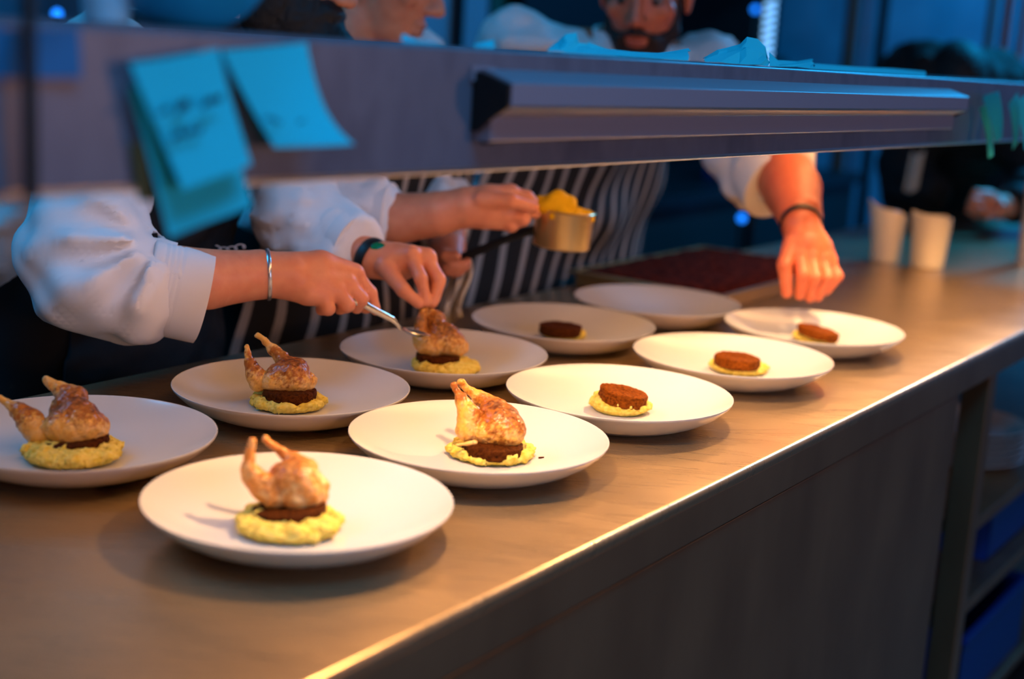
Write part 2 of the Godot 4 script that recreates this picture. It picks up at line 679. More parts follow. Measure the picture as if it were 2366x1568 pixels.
# ------------------------------------------------------------------ lamps of the place and added fill lights
func area_light(parent: Node3D, where: Vector3, size: Vector2, c: Color, energy: float) -> void:
	var l := AreaLight3D.new()
	l.name = "glow"
	l.area_size = size
	l.light_color = c
	l.light_energy = energy
	l.shadow_enabled = true
	if "area_range" in l:
		l.set("area_range", 14.0)
	parent.add_child(l, true)
	l.global_position = where
	l.rotation = Vector3(-PI / 2, 0, 0)

func ceiling_panel(label: String, c: Vector3, size: Vector2, colour: Color, energy: float) -> void:
	var t := thing("ceiling_panel_lamp", label, "ceiling lamp", c)
	part(t, "frame", box(Buf.new(), c + Vector3(-size.x / 2 - 0.03, 0.012, -size.y / 2 - 0.03), c + Vector3(size.x / 2 + 0.03, 0.048, size.y / 2 + 0.03), 0.004), M["lamp aluminium"])
	part(t, "diffuser", box(Buf.new(), c + Vector3(-size.x / 2, 0.002, -size.y / 2), c + Vector3(size.x / 2, 0.014, size.y / 2), 0.002), M["panel glow"])
	area_light(t, c + Vector3(0, -0.004, 0), size, colour, energy)

func _ready() -> void:
	# ---- camera
	var cam := Camera3D.new()
	cam.name = "camera"
	cam.current = true
	cam.near = 0.05
	cam.far = 60.0
	cam.fov = rad_to_deg(2.0 * atan(784.0 / F))
	var lens := CameraAttributesPhysical.new()
	lens.frustum_focal_length = 12.0 / (784.0 / F)
	lens.frustum_focus_distance = 1.62
	lens.exposure_aperture = 2.3
	lens.frustum_near = 0.05
	lens.frustum_far = 60.0
	cam.attributes = lens
	add_child(cam)
	cam.transform = Transform3D(Basis(RT, UP, -FW), EYE)
	# ---- environment
	var we := WorldEnvironment.new()
	we.name = "environment"
	var env := Environment.new()
	env.background_mode = Environment.BG_COLOR
	env.background_color = Color(0.0, 0.0, 0.0)
	env.tonemap_mode = Environment.TONE_MAPPER_LINEAR
	env.tonemap_exposure = 1.3
	env.sdfgi_enabled = true
	env.ssao_enabled = true
	env.ssil_enabled = true
	we.environment = env
	add_child(we)
	make_materials()
	# ---- cold ceiling panels; wall panel and globes are added, unseen fill lights
	var cold := Color(0.04, 0.69, 1.0)
	ceiling_panel("cold blue ceiling panel behind the cooks", Vector3(0.2, 2.84, -2.5), Vector2(1.2, 0.6), cold, 2.0)
	ceiling_panel("cold blue ceiling panel at the far end of the kitchen", Vector3(5.3, 2.84, -0.7), Vector2(0.7, 0.35), cold, 10.0)
	ceiling_panel("cold blue ceiling panel over the dining side of the counter", Vector3(0.4, 2.84, 0.3), Vector2(1.2, 0.6), cold, 2.3)
	fill_wall_panel("added cold blue fill panel on the unseen dining room wall", Vector3(0.6, 1.75, 2.38), Vector2(1.8, 1.0), Color(0.22, 0.62, 1.0), 0.5)
	fill_globe("added warm fill globe on a stand, near dining side", Vector3(-0.4, 1.42, 1.5))
	fill_globe("added warm fill globe on a stand, farther dining side", Vector3(2.3, 1.42, 1.7))
	setting()
	counter()
	pass_shelf()
	dishes()
	pass_things()
	people()
	background()
	print("built in %d ms" % Time.get_ticks_msec())

func fill_wall_panel(label: String, c: Vector3, size: Vector2, colour: Color, energy: float) -> void:  # unseen panel, added to fill fascia and rail with blue
	var t := thing("added_light_panel", label, "fill lamp", c)
	part(t, "frame", box(Buf.new(), c + Vector3(-size.x / 2 - 0.03, -size.y / 2 - 0.03, -0.018), c + Vector3(size.x / 2 + 0.03, size.y / 2 + 0.03, 0.0195), 0.004), M["lamp aluminium"])
	part(t, "diffuser", box(Buf.new(), c + Vector3(-size.x / 2, -size.y / 2, -0.028), c + Vector3(size.x / 2, size.y / 2, -0.0185), 0.002), M["panel glow"])
	var l := AreaLight3D.new()
	l.name = "glow"
	l.area_size = size
	l.light_color = colour
	l.light_energy = energy
	l.shadow_enabled = true
	t.add_child(l, true)
	l.global_position = c + Vector3(0, 0, -0.034)

func fill_globe(label: String, p: Vector3) -> void:
	# unseen globe on a stand, added as warm fill from the dining side
	var t := thing("added_globe_lamp", label, "lamp", Vector3(p.x, 0, p.z))
	part(t, "foot", lathe(Buf.new(), Vector3(p.x, 0.0005, p.z), [[0, 0], [0.14, 0], [0.14, 0.012], [0.02, 0.022], [0, 0.022]], 32), M["dark steel"])
	part(t, "stand", tube(Buf.new(), [Vector3(p.x, 0.02, p.z), p + Vector3(0, -0.095, 0)], [0.011, 0.011], 14), M["dark steel"])
	part(t, "globe", Flesh.new(0.02, 100.0).egg(p, Basis(), Vector3(0.1, 0.1, 0.1)).build(), M["fill globe glow"])
	var li := OmniLight3D.new()
	li.name = "glow"
	li.light_color = Color(1.0, 0.72, 0.50)
	li.light_energy = 0.5
	li.light_size = 0.09
	li.omni_range = 14.0
	li.omni_attenuation = 2.0
	li.shadow_enabled = true
	t.add_child(li, true)
	li.global_position = p

func setting() -> void:
	var x0 := -2.2
	var x1 := 6.2
	var z0 := -3.4
	var z1 := 2.4
	var h := 2.9
	struct("floor", box(Buf.new(), Vector3(x0 - 0.1, -0.1, z0 - 0.1), Vector3(x1 + 0.1, 0, z1 + 0.1), 0.001), M["floor tile"])
	struct("ceiling", box(Buf.new(), Vector3(x0 - 0.1, h, z0 - 0.1), Vector3(x1 + 0.1, h + 0.1, z1 + 0.1), 0.001), M["ceiling paint"])
	struct("wall_back", box(Buf.new(), Vector3(x0, 0, z0 - 0.1), Vector3(x1, h, z0), 0.001), M["wall paint"])
	struct("wall_right", box(Buf.new(), Vector3(x1, 0, z0), Vector3(x1 + 0.1, h, z1), 0.001), M["wall paint"])
	struct("wall_left", box(Buf.new(), Vector3(x0 - 0.1, 0, z0), Vector3(x0, h, z1), 0.001), M["dining wall"])
	struct("wall_front", box(Buf.new(), Vector3(x0, 0, z1), Vector3(x1, h, z1 + 0.1), 0.001), M["dining wall"])

func counter() -> void:
	# worktop: folded steel with a rounded front edge
	var t := thing("worktop", "long brushed steel worktop under the white plates", "counter", Vector3(1.5, 0.84, -0.98))
	var poly := PackedVector2Array()
	var r := 0.007
	poly.append(Vector2(-1.385, TOP))
	for i in 6:
		var a := PI / 2 * i / 5.0
		poly.append(Vector2(-0.62 - r + r * sin(a), TOP - r + r * cos(a)))
	poly.append(Vector2(-0.62, 0.8885))
	poly.append(Vector2(-0.632, 0.8885))
	poly.append(Vector2(-0.632, 0.868))
	poly.append(Vector2(-1.385, 0.868))
	var b := prism_x(Buf.new(), poly, -0.8, 4.3)
	for i in b.v.size():
		var p := b.v[i]
		b.uv[i] = Vector2(p.x * 0.50 + p.z * 0.87, -p.x * 0.87 + p.z * 0.50 + p.y)
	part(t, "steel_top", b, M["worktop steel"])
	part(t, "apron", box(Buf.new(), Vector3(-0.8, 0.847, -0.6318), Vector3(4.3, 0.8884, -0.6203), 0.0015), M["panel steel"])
	# cabinet under it
	var c := thing("base_cabinet", "plain steel cabinet front below the worktop edge", "cabinet", Vector3(0.7, 0, -0.9))
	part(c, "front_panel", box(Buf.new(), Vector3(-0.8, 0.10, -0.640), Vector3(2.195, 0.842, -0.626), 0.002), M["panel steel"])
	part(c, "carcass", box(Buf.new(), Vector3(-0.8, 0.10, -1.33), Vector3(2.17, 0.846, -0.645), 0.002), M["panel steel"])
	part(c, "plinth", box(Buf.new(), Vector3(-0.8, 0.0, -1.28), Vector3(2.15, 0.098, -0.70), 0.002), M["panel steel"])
	part(c, "edge_strip", box(Buf.new(), Vector3(2.235, 0.0, -0.660), Vector3(2.250, 0.846, -0.640), 0.002), M["panel steel"])
	# open bay with a leg and shelves
	var k := thing("open_rack", "open steel rack with leg and shelves at the cabinet's end", "rack", Vector3(3.3, 0, -0.95))
	for zz in [[-0.675, -0.630], [-1.32, -1.275]]:
		part(k, "leg", box(Buf.new(), Vector3(2.385, 0, zz[0]), Vector3(2.430, 0.846, zz[1]), 0.003), M["panel steel"])
		part(k, "leg", box(Buf.new(), Vector3(4.20, 0, zz[0]), Vector3(4.245, 0.846, zz[1]), 0.003), M["panel steel"])
	for yy in [0.14, 0.40, 0.56]:
		part(k, "shelf", box(Buf.new(), Vector3(2.432, yy - 0.025, -1.27), Vector3(4.198, yy, -0.645), 0.003), M["panel steel"])
	# things kept on the rack
	for i in 6:
		var y := 0.5605 + i * 0.0125
		var pl := lathe(Buf.new(), Vector3(2.86, y, -0.80), [[0, 0.004], [0.07, 0.004], [0.10, 0.006], [0.128, 0.0185], [0.13, 0.0175], [0.10, 0.0015], [0.075, 0], [0, 0]], 40)
		solo("stacked_plate", ["bottom", "second from bottom", "third from bottom", "third from top", "second from top", "topmost"][i] + " white plate of the stack on the rack's upper shelf", "plate", pl, M["porcelain"], "stacked plates under the counter")
	var cr := thing("plastic_crate", "blue plastic crate on the rack's lowest shelf", "crate", Vector3(2.75, 0.14, -0.82))
	part(cr, "body", open_box(Vector3(2.56, 0.1405, -0.96), Vector3(3.0, 0.30, -0.66), 0.006), M["blue crate"])
	part(cr, "rim", box(Buf.new(), Vector3(2.55, 0.288, -0.662), Vector3(3.01, 0.302, -0.65), 0.002), M["blue crate"])
	part(cr, "rim", box(Buf.new(), Vector3(2.55, 0.288, -0.972), Vector3(3.01, 0.302, -0.962), 0.002), M["blue crate"])
	var tb := thing("storage_tub", "dark blue storage tub on the rack's middle shelf", "tub", Vector3(2.9, 0.4, -0.8))
	part(tb, "body", open_box(Vector3(2.72, 0.4005, -0.94), Vector3(3.1, 0.50, -0.68), 0.005), M["blue crate"])

func open_box(lo: Vector3, hi: Vector3, w: float) -> Buf:
	var b := box(Buf.new(), lo, Vector3(hi.x, lo.y + w, hi.z), 0.001)
	box(b, Vector3(lo.x, lo.y, lo.z), Vector3(hi.x, hi.y, lo.z + w), 0.001)
	box(b, Vector3(lo.x, lo.y, hi.z - w), Vector3(hi.x, hi.y, hi.z), 0.001)
	box(b, Vector3(lo.x, lo.y, lo.z), Vector3(lo.x + w, hi.y, hi.z), 0.001)
	box(b, Vector3(hi.x - w, lo.y, lo.z), Vector3(hi.x, hi.y, hi.z), 0.001)
	return b

# the shelf sags along x: shear of a prism's points
func sag(b: Buf) -> Buf:
	for i in b.v.size():
		b.v[i].y += SLOPE * (b.v[i].x - 1.0)
	return b

func pass_shelf() -> void:
	var t := thing("pass_shelf", "steel pass shelf with deep front fascia spanning above the plates", "shelf", Vector3(1.4, TOP, -0.85))
	var z := SHELF_Z
	# front fascia with a rolled lower lip
	var poly := PackedVector2Array()
	poly.append(Vector2(z - 0.010, 1.3425))
	for i in 4:
		var a := PI / 2 * i / 3.0
		poly.append(Vector2(z - 0.004 + 0.004 * sin(a), 1.3385 + 0.004 * cos(a)))
	for i in 6:
		var a := PI * i / 5.0
		poly.append(Vector2(z - 0.0030 + 0.0030 * cos(a), 1.2460 - 0.0020 * sin(a)))
	poly.append(Vector2(z - 0.0060, 1.332))
	poly.append(Vector2(z - 0.010, 1.332))
	part(t, "fascia", sag(prism_x(Buf.new(), poly, -0.7, 3.5)), M["shelf steel"])
	part(t, "rolled_edge", sag(tube(Buf.new(), [Vector3(-0.7, 1.2445, z - 0.003), Vector3(3.5, 1.2445, z - 0.003)], [0.0034, 0.0034], 14)), M["polished steel"])
	part(t, "deck", sag(box(Buf.new(), Vector3(-0.7, 1.326, -1.01), Vector3(3.5, 1.342, z - 0.008), 0.002)), M["shelf steel"])
	part(t, "back_lip", sag(box(Buf.new(), Vector3(-0.7, 1.29, -1.018), Vector3(3.5, 1.342, -1.011), 0.002)), M["shelf steel"])
	for x in [-0.6, 3.42]:
		part(t, "post", tube(Buf.new(), [Vector3(x, TOP + 0.0006, -0.86), Vector3(x, 1.325 + SLOPE * (x - 1.0), -0.86)], [0.02, 0.02], 16), M["shelf steel"])
	# aluminium ticket rail bolted to the fascia
	var x0 := 0.944
	var x1 := 2.15
	var l := thing("ticket_rail", "long aluminium ticket rail with black end cap bolted to the fascia", "ticket rail", Vector3(1.55, 1.28, z + 0.02))
	var hood := PackedVector2Array([Vector2(z + 0.001, 1.3255), Vector2(z + 0.008, 1.3265), Vector2(z + 0.036, 1.3175), Vector2(z + 0.037, 1.3165), Vector2(z + 0.037, 1.2985), Vector2(z + 0.0355, 1.2965), Vector2(z + 0.020, 1.2905), Vector2(z + 0.018, 1.2885), Vector2(z + 0.018, 1.2695), Vector2(z + 0.0165, 1.268), Vector2(z + 0.001, 1.268)])
	part(l, "hood", sag(prism_x(Buf.new(), hood, x0 + 0.004, x1)), M["lamp aluminium"], "", 28.0)
	part(l, "lower_trim", sag(prism_x(Buf.new(), PackedVector2Array([Vector2(z + 0.0373, 1.2990), Vector2(z + 0.0358, 1.2961), Vector2(z + 0.0205, 1.2901), Vector2(z + 0.0215, 1.2925)]), x0 + 0.006, x1 - 0.002)), M["polished steel"])
	var cap := PackedVector2Array([Vector2(z + 0.001, 1.3235), Vector2(z + 0.008, 1.324), Vector2(z + 0.0365, 1.3155), Vector2(z + 0.0365, 1.2975), Vector2(z + 0.016, 1.284), Vector2(z + 0.006, 1.276), Vector2(z + 0.001, 1.276)])
	for x in [x0, x1]:
		part(l, "end_cap", sag(prism_x(Buf.new(), cap, x, x + 0.0035)), M["black plastic"], "black end cap")
	part(l, "bracket", sag(box(Buf.new(), Vector3(x0 - 0.004, 1.316, z + 0.0005), Vector3(x0 + 0.03, 1.328, z + 0.003), 0.0006)), M["lamp aluminium"])
	part(l, "screw", sag(tube(Buf.new(), [Vector3(x0 + 0.014, 1.322, z + 0.003), Vector3(x0 + 0.014, 1.322, z + 0.006)], [0.0035, 0.003], 10)), M["dark steel"])
	part(l, "knob", sag(tube(Buf.new(), [Vector3(x0 + 0.02, 1.270, z + 0.001), Vector3(x0 + 0.02, 1.270, z + 0.009)], [0.006, 0.005], 14)), M["dark steel"])
	# row of halogen bulbs behind the fascia's lower lip, plus an unseen steel strip shaped to cut their light off the back row
	var h := thing("shelf_lamp", "row of warm halogen bulbs tucked under the pass shelf", "lamp", Vector3(1.6, 1.25, z - 0.02))
	part(h, "bulb_holder", sag(box(Buf.new(), Vector3(-0.3, 1.302, z - 0.060), Vector3(3.3, 1.3255, z - 0.0105), 0.001)), M["shelf steel"])
	part(h, "screen", sag(box(Buf.new(), Vector3(-0.3, LAMP_CUT, z - 0.0560), Vector3(3.3, 1.3022, z - 0.0545), 0.0005)), M["shelf steel"])
	for x in BULBS:
		var p := Vector3(x, 1.272 + SLOPE * (x - 1.0), z - 0.030)
		var bulb := part(h, "bulb", Flesh.new(0.002, 700.0).bone(p + Vector3(-0.007, 0, 0), p + Vector3(0.007, 0, 0), 0.006, 0.006).build(), M["heat glow"])
		var li := OmniLight3D.new()
		li.name = "glow"
		li.light_color = Color(1.0, 0.79, 0.54)
		li.light_energy = BULB_ENERGY
		li.light_size = 0.006
		li.omni_range = 12.0
		li.omni_attenuation = 2.0
		li.shadow_enabled = true
		h.add_child(li, true)
		li.global_position = p
	# unseen warm tube added under the deck to brighten back row and arms
	var k := thing("added_tube_lamp", "added soft warm fill tube, unseen under the shelf deck above the shaded plates", "lamp", Vector3(1.55, 1.31, -0.93))
	part(k, "housing", sag(box(Buf.new(), Vector3(0.35, 1.306, -0.965), Vector3(3.25, 1.3255, -0.895), 0.003)), M["shelf steel"])
	part(k, "diffuser", sag(box(Buf.new(), Vector3(0.36, 1.302, -0.955), Vector3(3.24, 1.3065, -0.905), 0.002)), M["heat glow"])
	var lk := AreaLight3D.new()
	lk.name = "glow"
	lk.area_size = Vector2(2.86, 0.05)
	lk.light_color = Color(1.0, 0.74, 0.50)
	lk.light_energy = 0.30
	lk.shadow_enabled = true
	k.add_child(lk)
	lk.global_position = Vector3(1.80, 1.299 + SLOPE * 0.80, -0.93)
	lk.basis = Basis(Vector3(1, SLOPE, 0).normalized(), Vector3(0, 0, -1), Vector3(-SLOPE, 1, 0).normalized())

# ------------------------------------------------------------------ plates and food
var noise := FastNoiseLite.new()
var smooth_noise := FastNoiseLite.new()

const PLATES := [
	[0.909, -0.834], [1.198, -0.842], [0.907, -1.138], [1.205, -1.122], [1.495, -1.116],
	[1.480, -0.833], [1.788, -0.829], [1.794, -1.116], [2.078, -1.110], [2.084, -0.832]]
const PLATE_SAYS := [
	"white coupe plate with pale roast quail, at the worktop's lit front row end",
	"white coupe plate with the glossy browned quail and a crumb, in the front row",
	"white coupe plate with quail whose legs spread wide, in the shaded row",
	"white coupe plate beside the cook's wide cuff, quail with one leg flung back",
	"white coupe plate under the spoon and the pinching hand",
	"white coupe plate with bare square-cut meat disc on a tall mash bed",
	"white coupe plate with bare meat disc on a flat mash bed, front row",
	"white coupe plate with bare meat disc, in the shaded row beside the empty plate",
	"empty white coupe plate in front of the roasting tray",
	"white coupe plate shaded by the reaching hand, bare meat disc tilted"]

func dishes() -> void:
	noise.seed = 77
	noise.frequency = 1.0
	noise.fractal_octaves = 3
	smooth_noise.seed = 19
	smooth_noise.frequency = 1.0
	smooth_noise.fractal_octaves = 1
	# plate: coupe with a shallow foot
	var prof := []
	for p in [[0, 0.0075], [0.045, 0.0075], [0.070, 0.0088], [0.090, 0.0125], [0.108, 0.0185], [0.124, 0.0262], [0.135, 0.0330], [0.1378, 0.0352], [0.1390, 0.0360], [0.1398, 0.0358], [0.1400, 0.0350], [0.1390, 0.0330], [0.1365, 0.0300], [0.126, 0.0205], [0.110, 0.0110], [0.095, 0.0048], [0.086, 0.0024], [0.083, 0.0004], [0.078, 0.0004], [0.076, 0.0024], [0, 0.0024]]:
		prof.append(p)
	var pm: ArrayMesh = lathe(Buf.new(), Vector3.ZERO, prof, 128).mesh(50.0)
	for i in 10:
		var o := MeshInstance3D.new()
		o.name = numbered("coupe_plate")
		o.mesh = pm
		o.material_override = M["porcelain"]
		add_child(o)
		o.position = Vector3(PLATES[i][0], TOP, PLATES[i][1])
		tag(o, PLATE_SAYS[i], "plate", "coupe plates set out on the pass")
	# mash beds: [plate, px, py of the bed's middle, half width px, height mm, label]
	for a in [
			[0, 668, 1222, 126, 13, "yellow mash bed under the pale quail"],
			[1, 1134, 1050, 106, 11, "yellow-green mash bed under the glossy browned quail"],
			[2, 168, 1058, 116, 15, "deep yellow mash bed under the quail with wide-spread legs"],
			[3, 667, 937, 88, 11, "yellow mash bed under the quail beside the cuff"],
			[4, 1028, 855, 83, 12, "yellow mash bed under the quail being set down"],
			[5, 1432, 948, 70, 17, "tall pale mash bed under a bare square-cut disc"],
			[6, 1705, 856, 67, 11, "pale mash bed under a bare disc in the front row"],
			[7, 1302, 778, 50, 8, "thin mash bed nearly hidden by a dark disc, shaded row"],
			[9, 1884, 786, 50, 8, "thin mash bed under the tilted disc below the hand"]]:
		mash(a)
	# meat discs: [px, py of the middle, half width px, thickness px, turn of the disc on screen, material, label, plate]
	for a in [
			[668, 1187, 84, 44, -5.0, "meat", "thick dark meat disc under the pale quail", 0],
			[1139, 1035, 69, 30, 2.0, "meat", "dark meat disc under the glossy browned quail", 1],
			[178, 1024, 73, 30, -7.0, "meat", "dark meat disc mostly hidden under the wide-legged quail", 2],
			[670, 912, 61, 31, 0.0, "meat", "crumbly dark meat disc under the quail beside the cuff", 3],
			[1012, 831, 50, 28, 1.0, "meat", "dark meat disc under the quail being set down", 4],
			[1440, 916, 56, 32, 9.0, "seared meat", "orange-brown meat disc tilted on the tall mash bed", 5],
			[1703, 834, 52, 25, 2.0, "seared meat", "orange-brown meat disc on a flat bed in the front row", 6],
			[1295, 761, 49, 23, 0.0, "meat", "dark brown bare meat disc in the shaded row", 7],
			[1890, 768, 48, 20, 10.0, "seared meat", "orange-brown meat disc tilted below the reaching hand", 9]]:
		disc(a)
	quails()

func on_plate(i: int) -> float:
	return depth_of(Vector3(PLATES[i][0], TOP + 0.01, PLATES[i][1]))

func mash(a: Array) -> void:
	var c := on_y(a[1], a[2], TOP + 0.008)
	var d := depth_of(c)
	var r: float = a[3] * d / F
	var h: float = a[4] * 0.00115
	var rng := RandomNumberGenerator.new()
	rng.seed = 100 + a[0]
	var f := Flesh.new(0.0020, 800.0)
	f.egg(c + Vector3(0, h * 0.40, 0), Basis(), Vector3(r * 0.93, h * 0.66, r * 0.93))
	for k in 210:
		var ang := rng.randf() * TAU
		var q := sqrt(rng.randf()) * 0.93
		var br := rng.randf_range(0.0024, 0.0056)
		var edge := 1.0 - 0.30 * q * q
		f.egg(c + Vector3(cos(ang) * r * q, h * edge * rng.randf_range(0.5, 1.05), sin(ang) * r * q), Basis(), Vector3(br, br * 0.8, br))
	f.cut(c, Vector3.DOWN)
	f.bump = func(p: Vector3) -> float: return noise.get_noise_3dv(p * 260.0) * 0.0026 + noise.get_noise_3dv(p * 640.0) * 0.0018
	f.paint = func(p: Vector3) -> Color:
		var t := 0.5 + 0.5 * noise.get_noise_3dv(p * 130.0)
		return Color(0.64, 0.44, 0.045).lerp(Color(0.80, 0.63, 0.17), clampf(t * 1.4 - 0.2, 0, 1))
	var o := solo("mash_bed", a[5], "mash", f.build(), M["mash"], "mash beds on the plates")
	o.set_meta("kind", "thing")

func disc(a: Array) -> void:
	var d: float = on_plate(a[7]) - 0.004
	var c := at(a[0], a[1], d)
	var r: float = a[2] * d / F
	var h: float = a[3] * d / F * 0.98
	# the seen height mixes side and top: side = h cos(tilt) of the view
	var rng := RandomNumberGenerator.new()
	rng.seed = 300 + a[7]
	var turn := Basis(FW, deg_to_rad(a[4]))
	var prof := [[0, h / 2], [r * 0.6, h / 2 + 0.0004], [r * 0.93, h / 2], [r, h / 2 - 0.0016], [r * 1.01, h * 0.15], [r * 1.0, -h * 0.2], [r * 0.99, -h / 2 + 0.0015], [r * 0.94, -h / 2], [r * 0.5, -h / 2], [0, -h / 2]]
	var ph := rng.randf() * 9.0
	var b := lathe(Buf.new(), Vector3.ZERO, prof, 56, func(p: Vector3, ang: float, k: int) -> Vector3:
		var n := noise.get_noise_3d(cos(ang) * 2.2 + ph, p.y * 160.0, sin(ang) * 2.2) * 0.0022 + noise.get_noise_3d(cos(ang) * 9.0 + ph, p.y * 420.0, sin(ang) * 9.0) * 0.0011
		var q := Vector2(p.x, p.z)
		if q.length() > 0.001:
			q += q.normalized() * n
		return Vector3(q.x, p.y + n * 0.5, q.y))
	for i in b.v.size():
		b.v[i] = c + turn * b.v[i]
	solo("meat_disc", a[6], "meat", b, M[a[5]], "meat discs on the mash", 60.0)

# quails: bones given as [px, py, metres behind the middle of the plate, radius px]
func quails() -> void:
	quail(0, "pale golden roast quail standing tall with both legs up, wet highlights", [
			[[672, 1112, 0.0, 48], [694, 1112, 0.0, 50]],
			[[626, 1132, -0.004, 38], [636, 1146, -0.008, 30]],
			[[700, 1138, -0.004, 46], [686, 1152, -0.008, 32]],
			[[734, 1128, 0.006, 30], [736, 1144, 0.004, 24]],
			[[690, 1088, 0.010, 32], [650, 1096, 0.006, 28]],
			[[604, 1124, -0.006, 30], [586, 1102, -0.010, 25]], [[586, 1102, -0.010, 25], [573, 1080, -0.012, 16]], [[573, 1080, -0.012, 16], [577, 1050, -0.012, 10]], [[577, 1050, -0.012, 10], [580, 1034, -0.012, 7]], [[580, 1034, -0.012, 7], [584, 1018, -0.012, 9]],
			[[712, 1082, 0.016, 24], [676, 1062, 0.018, 18]], [[676, 1062, 0.018, 18], [650, 1044, 0.018, 10]], [[650, 1044, 0.018, 10], [630, 1028, 0.018, 7.5]], [[630, 1028, 0.018, 7.5], [613, 1014, 0.018, 9]]],
			[[660, 1060, 50], [655, 1115, 22]], 0.30, Color(0.72, 0.28, 0.055))
	quail(1, "glossy quail with browned crackled skin and legs held together", [
			[[1150, 982, 0.0, 44], [1172, 990, -0.002, 42]],
			[[1122, 1000, -0.004, 30], [1178, 1000, -0.004, 34]],
			[[1136, 955, 0.008, 30], [1168, 965, 0.008, 32]],
			[[1077, 994, -0.008, 25], [1083, 955, -0.006, 23]], [[1082, 955, -0.006, 26], [1066, 922, -0.002, 14]], [[1066, 922, -0.002, 13], [1055, 902, 0.0, 6]], [[1055, 902, 0.0, 6], [1048, 888, 0.0, 7.5]],
			[[1150, 945, 0.014, 26], [1106, 917, 0.016, 16]], [[1106, 917, 0.016, 16], [1080, 899, 0.016, 8]], [[1080, 899, 0.016, 7], [1066, 884, 0.016, 10]],
			[[1098, 1022, -0.02, 7], [1052, 1028, -0.024, 3]]],
			[[1145, 940, 34], [1180, 950, 30], [1158, 995, 15], [1075, 893, 12], [1200, 975, 14], [1195, 955, 22]], 0.75, Color(0.74, 0.37, 0.06))
	quail(2, "browned quail leaning with its legs spread wide", [
			[[178, 968, 0.0, 50], [196, 985, -0.004, 48]],
			[[140, 985, -0.010, 38], [168, 1000, -0.012, 34]],
			[[228, 985, 0.004, 26], [222, 1005, 0.0, 24]],
			[[160, 935, 0.010, 36], [150, 950, 0.012, 36]],
			[[88, 1000, -0.006, 30], [70, 975, -0.006, 30]], [[70, 975, -0.006, 30], [44, 950, -0.006, 20]], [[44, 950, -0.006, 20], [20, 934, -0.006, 9]], [[20, 934, -0.006, 9], [0, 918, -0.006, 8]],
			[[176, 918, 0.016, 28], [142, 902, 0.018, 19]], [[142, 902, 0.018, 19], [118, 886, 0.018, 11]], [[118, 886, 0.018, 11], [107, 876, 0.018, 9]]],
			[[185, 915, 48], [150, 955, 24], [60, 955, 14], [220, 945, 18]], 0.6, Color(0.72, 0.37, 0.075))
	quail(3, "small browned quail with one leg upright and one flung back", [
			[[650, 872, 0.0, 37], [676, 870, -0.004, 38]],
			[[630, 884, -0.010, 24], [690, 884, -0.006, 28]],
			[[716, 878, 0.004, 17], [712, 890, 0.002, 16]],
			[[665, 848, 0.008, 26], [688, 852, 0.008, 26]],
			[[596, 886, -0.004, 20], [590, 866, -0.006, 21]], [[590, 866, -0.006, 21], [578, 838, -0.008, 12]], [[578, 838, -0.008, 12], [572, 815, -0.008, 6]], [[572, 815, -0.008, 6], [570, 798, -0.008, 5]],
			[[652, 828, 0.016, 18], [632, 808, 0.018, 12]], [[632, 808, 0.018, 12], [610, 786, 0.018, 6]], [[610, 786, 0.018, 6], [594, 774, 0.018, 7]]],
			[[675, 838, 36], [650, 858, 16], [590, 840, 12], [640, 815, 18]], 0.65, Color(0.72, 0.37, 0.075))
	quail(4, "roast quail being lowered onto its disc by a pinching hand", [
			[[1012, 792, 0.0, 30], [1044, 792, -0.002, 32]],
			[[985, 795, -0.010, 26], [1000, 804, -0.010, 22]],
			[[1066, 802, 0.002, 18], [1060, 808, 0.0, 16]],
			[[1015, 768, 0.004, 26], [1034, 772, 0.004, 26]],
			[[1012, 765, 0.010, 22], [1006, 738, 0.012, 22]], [[1006, 738, 0.012, 22], [985, 714, 0.010, 12]], [[985, 714, 0.010, 12], [978, 700, 0.008, 7]],
			[[972, 785, -0.008, 20], [972, 750, -0.006, 13]], [[972, 750, -0.006, 13], [978, 714, 0.0, 9]], [[978, 714, 0.0, 9], [982, 700, 0.004, 7]]],
			[[1012, 750, 36], [1045, 765, 20], [972, 745, 16]], 0.5, Color(0.72, 0.36, 0.075))
	# a crumb that fell beside the glossy quail
	var c := on_y(1246, 1057, TOP + 0.0095)
	solo("crumb", "tiny brown crumb on the plate beside the glossy quail", "crumb", Flesh.new(0.0007, 1500.0).bone(c, c + Vector3(0.004, 0.0003, 0.003), 0.0012, 0.0009).build(), M["meat"])

